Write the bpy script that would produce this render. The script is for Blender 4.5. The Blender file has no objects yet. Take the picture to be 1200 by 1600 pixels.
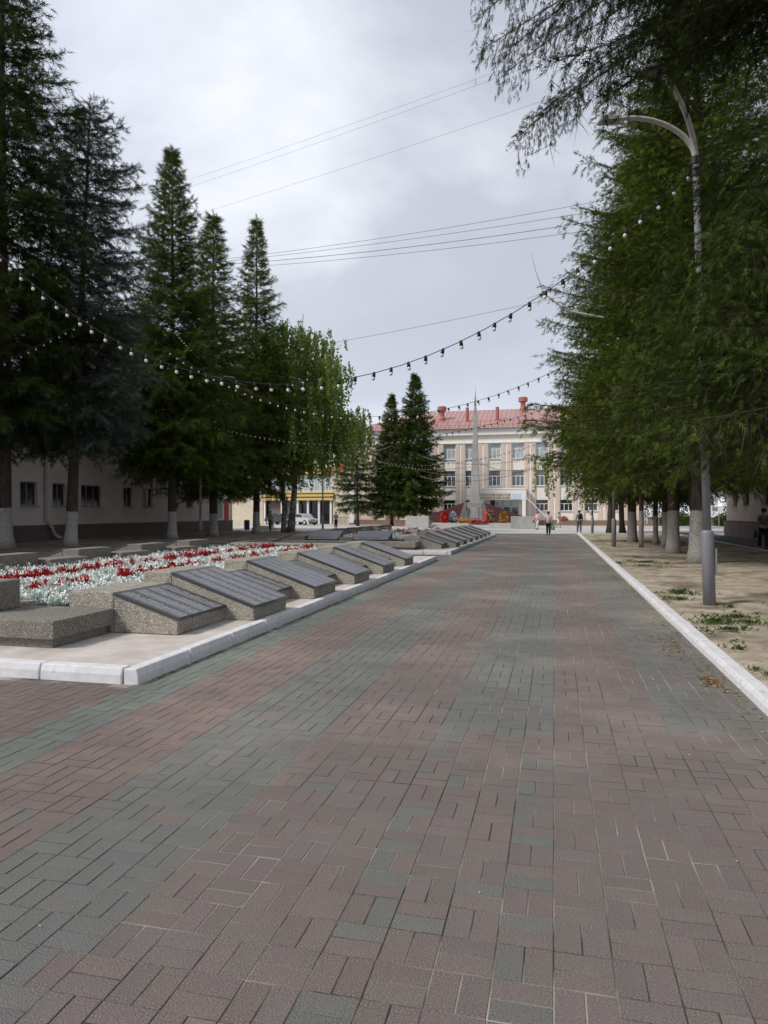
import bpy, bmesh, math, random
import numpy as np
from mathutils import Vector, Matrix
R = math.radians
SC = bpy.context.scene
COL = SC.collection

# ------------------------------------------------------------------ camera, sky, sun, exposure
cam_d = bpy.data.cameras.new('camera')
cam_d.sensor_fit = 'HORIZONTAL'; cam_d.sensor_width = 36.0; cam_d.lens = 33.3
cam_d.clip_start = 0.05; cam_d.clip_end = 2000
cam = bpy.data.objects.new('camera', cam_d); COL.objects.link(cam)
CAM_YAW = R(13.48)
cam.location = (0, 0, 1.6); cam.rotation_euler = (R(90), 0, CAM_YAW)
SC.camera = cam

SUN_EL, SUN_AZ = R(44), R(-128)            # azimuth measured from +Y towards +X
sun_dir = Vector((math.sin(SUN_AZ)*math.cos(SUN_EL), math.cos(SUN_AZ)*math.cos(SUN_EL), math.sin(SUN_EL)))
sd = bpy.data.lights.new('sun', 'SUN'); sd.energy = 2.3; sd.angle = R(12); sd.color = (1.0, 0.95, 0.88)
so = bpy.data.objects.new('sun', sd); COL.objects.link(so)
so.rotation_euler = sun_dir.to_track_quat('Z', 'Y').to_euler()
so.location = (-20, 10, 40)

world = bpy.data.worlds.new('World'); SC.world = world; world.use_nodes = True
def build_world():
    nt = world.node_tree; N = nt.nodes; L = nt.links; N.clear()
    out = N.new('ShaderNodeOutputWorld'); bg = N.new('ShaderNodeBackground'); bg.inputs['Strength'].default_value = 0.1
    sky = N.new('ShaderNodeTexSky'); sky.sky_type = 'NISHITA'; sky.sun_disc = False
    sky.sun_elevation = SUN_EL; sky.sun_rotation = SUN_AZ
    tc = N.new('ShaderNodeTexCoord'); sep = N.new('ShaderNodeSeparateXYZ'); L.new(tc.outputs['Generated'], sep.inputs[0])
    def m(op, a, b=None):
        n = N.new('ShaderNodeMath'); n.operation = op
        for i, v in enumerate((a, b)):
            if v is None: continue
            if isinstance(v, (int, float)): n.inputs[i].default_value = v
            else: L.new(v, n.inputs[i])
        return n.outputs[0]
    zc = m('ADD', m('MAXIMUM', sep.outputs[2], 0.0), 0.16)
    comb = N.new('ShaderNodeCombineXYZ')
    L.new(m('DIVIDE', sep.outputs[0], zc), comb.inputs[0]); L.new(m('DIVIDE', sep.outputs[1], zc), comb.inputs[1])
    comb.inputs[2].default_value = 3.7
    n1 = N.new('ShaderNodeTexNoise'); n1.inputs['Scale'].default_value = 1.15; n1.inputs['Detail'].default_value = 7; n1.inputs['Roughness'].default_value = 0.52
    n1.inputs['Distortion'].default_value = 0.25
    L.new(comb.outputs[0], n1.inputs['Vector'])
    n2 = N.new('ShaderNodeTexNoise'); n2.inputs['Scale'].default_value = 0.42; n2.inputs['Detail'].default_value = 3
    L.new(comb.outputs[0], n2.inputs['Vector'])
    # broad brightening of one part of the cloud layer
    vd = N.new('ShaderNodeVectorMath'); vd.operation = 'DOT_PRODUCT'; L.new(tc.outputs['Generated'], vd.inputs[0]); vd.inputs[1].default_value = Vector((-0.53, 0.66, 0.53)).normalized()   # thin bright cloud, upper left
    glow = m('POWER', m('MAXIMUM', vd.outputs['Value'], 0.0), 14.0)
    ramp = N.new('ShaderNodeValToRGB'); L.new(n1.outputs[0], ramp.inputs[0])
    e = ramp.color_ramp.elements
    e[0].position = 0.36; e[0].color = (0.57, 0.60, 0.69, 1)
    e[1].position = 0.74; e[1].color = (0.98, 1.0, 1.06, 1)
    x = ramp.color_ramp.elements.new(0.52); x.color = (0.625, 0.655, 0.745, 1)
    mixl = N.new('ShaderNodeMix'); mixl.data_type = 'RGBA'; mixl.blend_type = 'MULTIPLY'; mixl.inputs[0].default_value = 1.0
    r2 = N.new('ShaderNodeValToRGB'); L.new(n2.outputs[0], r2.inputs[0])
    r2.color_ramp.elements[0].position = 0.3; r2.color_ramp.elements[0].color = (0.90, 0.91, 0.92, 1)
    r2.color_ramp.elements[1].position = 0.7; r2.color_ramp.elements[1].color = (1.12, 1.11, 1.09, 1)
    L.new(ramp.outputs[0], mixl.inputs[6]); L.new(r2.outputs[0], mixl.inputs[7])
    gadd = N.new('ShaderNodeVectorMath'); gadd.operation = 'SCALE'; L.new(mixl.outputs[2], gadd.inputs[0])
    hz = m('MULTIPLY', m('POWER', m('SUBTRACT', 1.0, m('MINIMUM', m('ABSOLUTE', sep.outputs[2]), 1.0)), 7.0), 0.52)
    L.new(m('ADD', m('ADD', 1.0, m('MULTIPLY', glow, 0.26)), hz), gadd.inputs['Scale'])
    scl = N.new('ShaderNodeVectorMath'); scl.operation = 'SCALE'; scl.inputs['Scale'].default_value = 7.3; L.new(gadd.outputs[0], scl.inputs[0])
    mix = N.new('ShaderNodeMix'); mix.data_type = 'RGBA'; mix.inputs[0].default_value = 0.93
    L.new(sky.outputs[0], mix.inputs[6]); L.new(scl.outputs[0], mix.inputs[7])
    L.new(mix.outputs[2], bg.inputs['Color']); L.new(bg.outputs[0], out.inputs['Surface'])
build_world()
vs = SC.view_settings; vs.view_transform = 'Standard'; vs.look = 'None'; vs.exposure = 0.42; vs.gamma = 1.0; vs.use_curve_mapping = False
SC.cycles.max_bounces = 6; SC.cycles.diffuse_bounces = 3; SC.cycles.transparent_max_bounces = 6

# ------------------------------------------------------------------ helpers
def tag(o, label=None, cat=None, group=None, kind=None):
    if label: o['label'] = label
    if cat: o['category'] = cat
    if group: o['group'] = group
    if kind: o['kind'] = kind
    return o
def empty(name, loc=(0, 0, 0), rz=0):
    o = bpy.data.objects.new(name, None); COL.objects.link(o); o.location = loc; o.rotation_euler = (0, 0, rz)
    o.empty_display_size = 0.2
    return o
def link(name, me, parent=None, loc=(0, 0, 0), rot=(0, 0, 0)):
    o = bpy.data.objects.new(name, me); COL.objects.link(o); o.location = loc; o.rotation_euler = rot
    if parent is not None: o.parent = parent
    return o
def copy_tree(o, parent=None):
    c = o.copy(); COL.objects.link(c)
    if parent is not None: c.parent = parent
    for ch in list(o.children): copy_tree(ch, c)
    return c
def np_mesh(name, V, F, mats, mi=None, col=None, smooth=False):
    """V (n,3); F (m,k) of constant k; col (n,3) per-vertex colour"""
    V = np.ascontiguousarray(V, dtype=np.float32); F = np.ascontiguousarray(F, dtype=np.int32)
    me = bpy.data.meshes.new(name); n = len(V); mf, k = F.shape
    me.vertices.add(n); me.vertices.foreach_set('co', V.ravel())
    me.loops.add(mf*k); me.loops.foreach_set('vertex_index', F.ravel())
    me.polygons.add(mf); me.polygons.foreach_set('loop_start', np.arange(0, mf*k, k, dtype=np.int32))
    if mi is not None: me.polygons.foreach_set('material_index', np.ascontiguousarray(mi, dtype=np.int32))
    me.polygons.foreach_set('use_smooth', np.full(mf, smooth))
    for m_ in mats: me.materials.append(m_)
    if col is not None:
        at = me.color_attributes.new('tint', 'FLOAT_COLOR', 'POINT')
        c4 = np.ones((n, 4), dtype=np.float32); c4[:, :3] = col; at.data.foreach_set('color', c4.ravel())
    me.update(calc_edges=True); me.validate()
    return me
class MB:
    def __init__(s): s.v = []; s.f = []; s.m = []
    def add(s, vs, fs, mi=0):
        b = len(s.v); s.v.extend([tuple(p) for p in vs]); s.f.extend([tuple(i+b for i in f) for f in fs]); s.m.extend([mi]*len(fs)); return s
    def box(s, x0, x1, y0, y1, z0, z1, mi=0):
        return s.add([(x0,y0,z0),(x1,y0,z0),(x1,y1,z0),(x0,y1,z0),(x0,y0,z1),(x1,y0,z1),(x1,y1,z1),(x0,y1,z1)],
            [(0,3,2,1),(4,5,6,7),(0,1,5,4),(1,2,6,5),(2,3,7,6),(3,0,4,7)], mi)
    def prism_y(s, poly, y0, y1, mi=0):           # poly in x,z (counter-clockwise seen from -Y)
        n = len(poly)
        vs = [(x, y0, z) for x, z in poly]+[(x, y1, z) for x, z in poly]
        fs = [tuple(range(n)), tuple(reversed(range(n, 2*n)))]+[((i+1) % n, i, i+n, (i+1) % n+n) for i in range(n)]
        return s.add(vs, fs, mi)
    def prism_z(s, poly, z0, z1, mi=0):
        n = len(poly); vs = [(x, y, z0) for x, y in poly]+[(x, y, z1) for x, y in poly]
        fs = [tuple(reversed(range(n))), tuple(range(n, 2*n))]+[(i, (i+1) % n, (i+1) % n+n, i+n) for i in range(n)]
        return s.add(vs, fs, mi)
    def tube(s, pts, rad, n=8, mi=0, cap=True):
        pts = [Vector(p) for p in pts]; 
        if isinstance(rad, (int, float)): rad = [rad]*len(pts)
        rings = []
        up = Vector((0, 0, 1))
        for i, p in enumerate(pts):
            t = (pts[min(i+1, len(pts)-1)]-pts[max(i-1, 0)]).normalized()
            a = t.cross(up)
            if a.length < 0.05: a = t.cross(Vector((0, 1, 0)))
            a.normalize(); b = a.cross(t)
            rings.append([p+(a*math.cos(q)+b*math.sin(q))*rad[i] for q in [2*math.pi*k/n for k in range(n)]])
        vs = [p for r_ in rings for p in r_]; fs = []
        for i in range(len(rings)-1):
            for k in range(n): fs.append((i*n+k, (i+1)*n+k, (i+1)*n+(k+1) % n, i*n+(k+1) % n))
        if cap: fs.append(tuple(range(n))); fs.append(tuple(reversed(range((len(rings)-1)*n, len(rings)*n))))
        return s.add(vs, fs, mi)
    def lathe(s, prof, n=16, mi=0, c=(0, 0, 0), sx=1.0, sy=1.0):
        vs = []; fs = []
        for r_, z in prof:
            for k in range(n): q = 2*math.pi*k/n; vs.append((c[0]+r_*sx*math.cos(q), c[1]+r_*sy*math.sin(q), c[2]+z))
        for i in range(len(prof)-1):
            for k in range(n): fs.append((i*n+k, i*n+(k+1) % n, (i+1)*n+(k+1) % n, (i+1)*n+k))
        fs.append(tuple(reversed(range(n)))); fs.append(tuple(range((len(prof)-1)*n, len(prof)*n)))
        return s.add(vs, fs, mi)
    def mesh(s, name, mats, smooth=False):
        me = bpy.data.meshes.new(name); me.from_pydata(s.v, [], s.f)
        for m_ in (mats if isinstance(mats, (list, tuple)) else [mats]): me.materials.append(m_)
        me.polygons.foreach_set('material_index', s.m)
        if smooth: me.polygons.foreach_set('use_smooth', [True]*len(s.f))
        me.update(); return me
    def build(s, name, mats, parent=None, loc=(0, 0, 0), rot=(0, 0, 0), smooth=False, bevel=0):
        o = link(name, s.mesh(name, mats, smooth), parent, loc, rot)
        if bevel:
            b = o.modifiers.new('bevel', 'BEVEL'); b.width = bevel; b.segments = 2; b.limit_method = 'ANGLE'; b.angle_limit = R(40)
        return o
def boxo(name, mat_, parent, *dims, bevel=0): return MB().box(*dims).build(name, mat_, parent, bevel=bevel)

# ------------------------------------------------------------------ materials
def mat(name, c1, c2=None, scale=6.0, rough=0.85, bump=0.0, bscale=60.0, detail=5, spec=0.3, lo=0.35, hi=0.65, metal=0.0,
        speck=None, speck_scale=140.0, speck_t=0.28, c3=None, scale3=1.2, lo3=0.45, hi3=0.7, use_tint=False, objcol=False, stretch=None):
    m_ = bpy.data.materials.new(name); m_.use_nodes = True
    nt = m_.node_tree; N = nt.nodes; L = nt.links
    bs = N['Principled BSDF']; bs.inputs['Roughness'].default_value = rough; bs.inputs['Metallic'].default_value = metal
    bs.inputs['Specular IOR Level'].default_value = spec
    tc = N.new('ShaderNodeTexCoord'); vec = tc.outputs['Object']
    if stretch:
        mp = N.new('ShaderNodeMapping'); mp.inputs['Scale'].default_value = stretch; L.new(vec, mp.inputs[0]); vec = mp.outputs[0]
    def noise(sc_, det=5, rg=0.6):
        n = N.new('ShaderNodeTexNoise'); n.inputs['Scale'].default_value = sc_; n.inputs['Detail'].default_value = det
        n.inputs['Roughness'].default_value = rg; L.new(vec, n.inputs['Vector']); return n.outputs[0]
    def rng(v, a, b):
        n = N.new('ShaderNodeMapRange'); n.inputs[1].default_value = a; n.inputs[2].default_value = b; L.new(v, n.inputs[0]); return n.outputs[0]
    def mixc(f, a, b, mode='MIX'):
        n = N.new('ShaderNodeMix'); n.data_type = 'RGBA'; n.blend_type = mode
        if isinstance(f, (int, float)): n.inputs[0].default_value = f
        else: L.new(f, n.inputs[0])
        for i, v in ((6, a), (7, b)):
            if isinstance(v, tuple): n.inputs[i].default_value = (*v, 1)
            else: L.new(v, n.inputs[i])
        return n.outputs[2]
    cur = c1
    if c2 is not None: cur = mixc(rng(noise(scale, detail), lo, hi), c1, c2)
    if c3 is not None: cur = mixc(rng(noise(scale3, 4), lo3, hi3), cur, c3)
    if speck:
        vo = N.new('ShaderNodeTexVoronoi'); vo.inputs['Scale'].default_value = speck_scale; L.new(vec, vo.inputs['Vector'])
        sepc = N.new('ShaderNodeSeparateColor'); L.new(vo.outputs['Color'], sepc.inputs[0])
        cur = mixc(rng(sepc.outputs[0], 1-speck_t-0.02, 1-speck_t+0.02), cur, speck)
        sepd = rng(sepc.outputs[1], 0.80, 0.84)
        cur = mixc(sepd, cur, tuple(x*0.6 for x in c1))
    if use_tint:
        at = N.new('ShaderNodeVertexColor'); at.layer_name = 'tint'
        cur = mixc(1.0, at.outputs[0], cur, 'MULTIPLY')
    if objcol:
        oi = N.new('ShaderNodeObjectInfo'); cur = mixc(1.0, oi.outputs['Color'], cur, 'MULTIPLY')
    if isinstance(cur, tuple): bs.inputs['Base Color'].default_value = (*cur, 1)
    else: L.new(cur, bs.inputs['Base Color'])
    if bump:
        b = N.new('ShaderNodeBump'); b.inputs['Strength'].default_value = bump; b.inputs['Distance'].default_value = 0.01
        if speck: L.new(vo.outputs['Distance'], b.inputs['Height'])
        else: L.new(noise(bscale, 4), b.inputs['Height'])
        L.new(b.outputs[0], bs.inputs['Normal'])
    return m_
def nodes_of(m_): return m_.node_tree.nodes, m_.node_tree.links

M = {}
PAV = dict(c1=(0.66, 0.66, 0.66), c2=(1.30, 1.28, 1.26), scale=120, detail=3, lo=0.32, hi=0.68, c3=(1.22, 1.19, 1.15), scale3=3.0, lo3=0.52, hi3=0.85, rough=0.85, bump=0.8, bscale=150, spec=0.3)
M['paver'] = mat('paver_concrete', objcol=True, **PAV)
M['paver_t'] = mat('paver_concrete_field', use_tint=True, **dict(PAV, c3=(1.6, 1.56, 1.50), scale3=0.5, lo3=0.45, hi3=0.74))  # paler patches: dust, with mid-distance sheen put into the colour too
M['joint'] = mat('joint_sand', (0.055, 0.050, 0.046), (0.42, 0.38, 0.33), scale=0.8, lo=0.43, hi=0.60, rough=0.95)
M['plaza'] = mat('plaza_concrete', (0.42, 0.41, 0.40), (0.52, 0.51, 0.49), scale=0.5, rough=0.8, c3=(0.33, 0.32, 0.31), scale3=0.15, lo3=0.5, hi3=0.75)
M['asphalt'] = mat('asphalt', (0.06, 0.06, 0.062), (0.10, 0.10, 0.10), scale=3, rough=0.85, bump=0.3, bscale=90)
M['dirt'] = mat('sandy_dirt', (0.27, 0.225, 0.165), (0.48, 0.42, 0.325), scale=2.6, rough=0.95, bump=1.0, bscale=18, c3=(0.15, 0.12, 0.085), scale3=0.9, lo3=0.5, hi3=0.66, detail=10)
M['dirt2'] = mat('dark_dirt', (0.17, 0.14, 0.10), (0.26, 0.22, 0.16), scale=1.4, rough=0.95, bump=0.8, bscale=14, c3=(0.11, 0.09, 0.06), scale3=0.8, lo3=0.45, hi3=0.68)  # darker browns than the sandy verge
M['platform'] = mat('platform_concrete', (0.46, 0.41, 0.37), (0.58, 0.53, 0.49), scale=3.5, rough=0.9, bump=0.4, bscale=120, c3=(0.36, 0.33, 0.30), scale3=1.0, lo3=0.55, hi3=0.8)
M['whitewash'] = mat('white_kerb_paint', (0.56, 0.56, 0.575), (0.70, 0.70, 0.715), scale=5, rough=0.75, bump=0.3, bscale=60, c3=(0.40, 0.375, 0.35), scale3=5.0, lo3=0.6, hi3=0.78)
M['aggregate'] = mat('exposed_aggregate', (0.27, 0.245, 0.20), (0.36, 0.33, 0.275), scale=2.0, rough=0.9, bump=0.5, speck=(0.50, 0.47, 0.41), speck_scale=95, speck_t=0.2, c3=(0.185, 0.172, 0.145), scale3=2.2, lo3=0.48, hi3=0.70)
M['aggregate_dark'] = mat('dark_aggregate', (0.17, 0.155, 0.135), (0.235, 0.215, 0.185), scale=2.0, rough=0.9, bump=0.5, speck=(0.33, 0.31, 0.27), speck_scale=105, speck_t=0.16)  # dark tone; on the tree-side blocks it holds shade as well as damp
M['soil'] = mat('bed_soil', (0.05, 0.045, 0.035), (0.09, 0.075, 0.055), scale=8, rough=0.95, bump=0.6, bscale=30)
M['leaf_silver'] = mat('silver_leaves', (0.74, 0.78, 0.78), (0.80, 0.84, 0.84), scale=5, rough=0.8, use_tint=True)
M['petal_red'] = mat('red_salvia', (0.9, 0.9, 0.9), (1, 1, 1), scale=5, rough=0.65, use_tint=True)
M['stucco'] = mat('pink_stucco', (0.70, 0.59, 0.545), (0.76, 0.65, 0.60), scale=1.2, rough=0.9, bump=0.2, bscale=50, c3=(0.62, 0.52, 0.48), scale3=0.5, lo3=0.52, hi3=0.8)
M['plinth_tile'] = mat('brown_plinth_tile', (0.14, 0.108, 0.10), (0.18, 0.138, 0.126), scale=2, rough=0.55, c3=(0.08, 0.066, 0.064), scale3=3)
M['grout'] = mat('plinth_grout', (0.055, 0.046, 0.044), rough=0.9)
M['plinth_stone'] = mat('plinth_stone', (0.25, 0.20, 0.18), (0.31, 0.25, 0.225), scale=2, rough=0.8, c3=(0.2, 0.165, 0.15), scale3=1.5)
M['museum_wall'] = mat('cream_facade_tile', (0.76, 0.71, 0.63), (0.82, 0.77, 0.70), scale=1.5, rough=0.8)
M['museum_pink'] = mat('pink_brick_pilaster', (0.60, 0.485, 0.41), (0.66, 0.54, 0.46), scale=3, rough=0.85)
M['museum_white'] = mat('white_cornice', (0.80, 0.78, 0.75), (0.84, 0.82, 0.80), scale=2, rough=0.8)
M['museum_plinth'] = mat('brown_granite_plinth', (0.22, 0.135, 0.105), (0.28, 0.175, 0.135), scale=3, rough=0.7)
M['roof_red'] = mat('red_metal_roof', (0.37, 0.205, 0.19), (0.43, 0.245, 0.23), scale=1.0, rough=0.45, spec=0.5)
M['vent_red'] = mat('red_vent_paint', (0.33, 0.12, 0.10), (0.39, 0.15, 0.13), scale=3, rough=0.6)
M['frame_white'] = mat('white_window_frame', (0.78, 0.78, 0.78), rough=0.5)
M['pvc_grey'] = mat('grey_window_frame', (0.34, 0.33, 0.32), rough=0.6)
M['glass'] = mat('window_glass', (0.055, 0.075, 0.085), (0.10, 0.125, 0.135), scale=0.8, rough=0.08, spec=0.9)
M['glass_sky'] = mat('sky_tinted_glass', (0.30, 0.36, 0.39), (0.44, 0.49, 0.50), scale=0.6, rough=0.1, spec=0.9)  # pale sky reflection is put into the pane colour
M['glass_dark'] = mat('dark_glass', (0.012, 0.015, 0.018), (0.03, 0.035, 0.04), scale=0.8, rough=0.1, spec=0.6)
M['yellow_band'] = mat('yellow_band', (0.62, 0.46, 0.17), (0.68, 0.51, 0.2), scale=2, rough=0.7)
M['brown_band'] = mat('brown_band', (0.13, 0.085, 0.055), rough=0.7)
M['cream'] = mat('cream_plaster', (0.60, 0.53, 0.40), (0.66, 0.59, 0.46), scale=0.9, rough=0.85, c3=(0.52, 0.45, 0.35), scale3=0.4)
M['white_plaster'] = mat('white_plaster', (0.62, 0.61, 0.60), (0.70, 0.69, 0.67), scale=1.0, rough=0.85)
M['roof_brown'] = mat('brown_roof_sheet', (0.33, 0.17, 0.10), (0.38, 0.2, 0.12), scale=2, rough=0.7)
M['roof_grey'] = mat('grey_roof_sheet', (0.17, 0.14, 0.13), rough=0.7)
M['orange'] = mat('orange_banner', (0.72, 0.13, 0.03), rough=0.6)
M['black_metal'] = mat('black_metal', (0.02, 0.02, 0.022), rough=0.5)
M['pole_grey'] = mat('grey_pole_paint', (0.19, 0.19, 0.215), (0.235, 0.235, 0.26), scale=2, rough=0.5, spec=0.4, bump=0.05, bscale=20, stretch=(1, 1, 0.2))
M['arm_grey'] = mat('light_grey_arm', (0.42, 0.40, 0.37), (0.5, 0.48, 0.45), scale=4, rough=0.5)
M['bulb'] = mat('white_bulb', (0.62, 0.60, 0.55), rough=0.3, spec=0.5)
M['rubber'] = mat('black_rubber', (0.012, 0.012, 0.014), rough=0.6)
M['cable'] = mat('dark_cable', (0.05, 0.05, 0.055), rough=0.7)
M['stele'] = mat('stele_concrete', (0.30, 0.30, 0.285), (0.40, 0.40, 0.385), scale=1.2, rough=0.8, c3=(0.25, 0.245, 0.23), scale3=0.8, stretch=(1, 1, 0.35))
M['steel'] = mat('spire_steel', (0.45, 0.45, 0.47), rough=0.6)
M['grey_granite'] = mat('grey_granite', (0.23, 0.23, 0.225), (0.30, 0.30, 0.295), scale=5, rough=0.6, speck=(0.4, 0.4, 0.4), speck_scale=30, speck_t=0.2)
M['light_granite'] = mat('light_granite', (0.40, 0.39, 0.37), (0.48, 0.47, 0.45), scale=3, rough=0.7)
M['red_granite'] = mat('red_granite', (0.070, 0.024, 0.022), (0.095, 0.034, 0.03), scale=4, rough=0.35, spec=0.5)
M['red_cloth'] = mat('red_ribbon', (0.62, 0.03, 0.025), (0.7, 0.06, 0.04), scale=6, rough=0.6)
M['star_red'] = mat('red_star', (0.42, 0.02, 0.025), rough=0.5)
M['gold'] = mat('gold_letters', (0.42, 0.30, 0.07), rough=0.4, metal=0.3)
M['banner_white'] = mat('white_sign_panel', (0.78, 0.77, 0.75), rough=0.6)
M['blue_sheet'] = mat('pale_blue_sheet', (0.55, 0.64, 0.78), rough=0.6)
M['petal'] = mat('wreath_petals', (0.9, 0.9, 0.9), (1, 1, 1), scale=8, rough=0.7, use_tint=True)
M['bark'] = None

def bark_mat(name, lo_c, hi_c, white, birch=False):
    m_ = mat(name, lo_c, hi_c, scale=7, rough=0.95, bump=1.0, bscale=26, stretch=(1.6, 1.6, 0.35), detail=8)
    N, L = nodes_of(m_); bs = N['Principled BSDF']; src = bs.inputs['Base Color'].links[0].from_socket
    tc = N.new('ShaderNodeTexCoord'); sp = N.new('ShaderNodeSeparateXYZ'); L.new(tc.outputs['Object'], sp.inputs[0])
    nz = N.new('ShaderNodeTexNoise'); nz.inputs['Scale'].default_value = 6; L.new(tc.outputs['Object'], nz.inputs['Vector'])
    nf = N.new('ShaderNodeTexNoise'); nf.inputs['Scale'].default_value = 34; nf.inputs['Detail'].default_value = 6; L.new(tc.outputs['Object'], nf.inputs['Vector'])
    if white:      # limewash band painted up to about 1.6 m, worn near the foot
        a = N.new('ShaderNodeMath'); a.operation = 'MULTIPLY_ADD'; L.new(nz.outputs[0], a.inputs[0]); a.inputs[1].default_value = 0.08; L.new(sp.outputs[2], a.inputs[2])
        top = N.new('ShaderNodeMath'); top.operation = 'LESS_THAN'; L.new(a.outputs[0], top.inputs[0]); top.inputs[1].default_value = 1.66
        wear = N.new('ShaderNodeMapRange'); L.new(nf.outputs[0], wear.inputs[0]); wear.inputs[1].default_value = 0.36; wear.inputs[2].default_value = 0.46
        foot = N.new('ShaderNodeMapRange'); L.new(sp.outputs[2], foot.inputs[0]); foot.inputs[1].default_value = 0.02; foot.inputs[2].default_value = 0.35; foot.inputs[3].default_value = 0.35
        k = N.new('ShaderNodeMath'); k.operation = 'MULTIPLY'; L.new(top.outputs[0], k.inputs[0]); L.new(wear.outputs[0], k.inputs[1])
        k2 = N.new('ShaderNodeMath'); k2.operation = 'MULTIPLY'; L.new(k.outputs[0], k2.inputs[0]); L.new(foot.outputs[0], k2.inputs[1])
        mx = N.new('ShaderNodeMix'); mx.data_type = 'RGBA'; L.new(k2.outputs[0], mx.inputs[0]); L.new(src, mx.inputs[6]); mx.inputs[7].default_value = (0.42, 0.405, 0.38, 1)
        L.new(mx.outputs[2], bs.inputs['Base Color'])
    return m_
M['bark'] = bark_mat('spruce_bark_limewashed', (0.045, 0.035, 0.03), (0.10, 0.08, 0.068), True)
M['bark_bare'] = bark_mat('spruce_bark', (0.05, 0.036, 0.03), (0.10, 0.075, 0.062), False)
M['birch_bark'] = mat('birch_bark', (0.09, 0.08, 0.075), (0.42, 0.40, 0.38), scale=3.0, rough=0.9, lo=0.42, hi=0.58, stretch=(1, 1, 2.5))

def leaf_mat(name, trans=0.25, rough=0.6):
    m_ = bpy.data.materials.new(name); m_.use_nodes = True; N, L = nodes_of(m_); bs = N['Principled BSDF']
    at = N.new('ShaderNodeVertexColor'); at.layer_name = 'tint'
    oi = N.new('ShaderNodeObjectInfo')
    mx = N.new('ShaderNodeMix'); mx.data_type = 'RGBA'; mx.blend_type = 'MULTIPLY'; mx.inputs[0].default_value = 1
    L.new(at.outputs[0], mx.inputs[6]); L.new(oi.outputs['Color'], mx.inputs[7])
    L.new(mx.outputs[2], bs.inputs['Base Color']); bs.inputs['Roughness'].default_value = rough; bs.inputs['Specular IOR Level'].default_value = 0.04
    tr = N.new('ShaderNodeBsdfTranslucent'); L.new(mx.outputs[2], tr.inputs['Color'])
    ms = N.new('ShaderNodeMixShader'); ms.inputs[0].default_value = trans
    L.new(bs.outputs[0], ms.inputs[1]); L.new(tr.outputs[0], ms.inputs[2]); L.new(ms.outputs[0], N['Material Output'].inputs['Surface'])
    return m_
M['needles'] = leaf_mat('spruce_needles', 0.26)
M['leaves'] = leaf_mat('green_leaves', 0.5)

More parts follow.
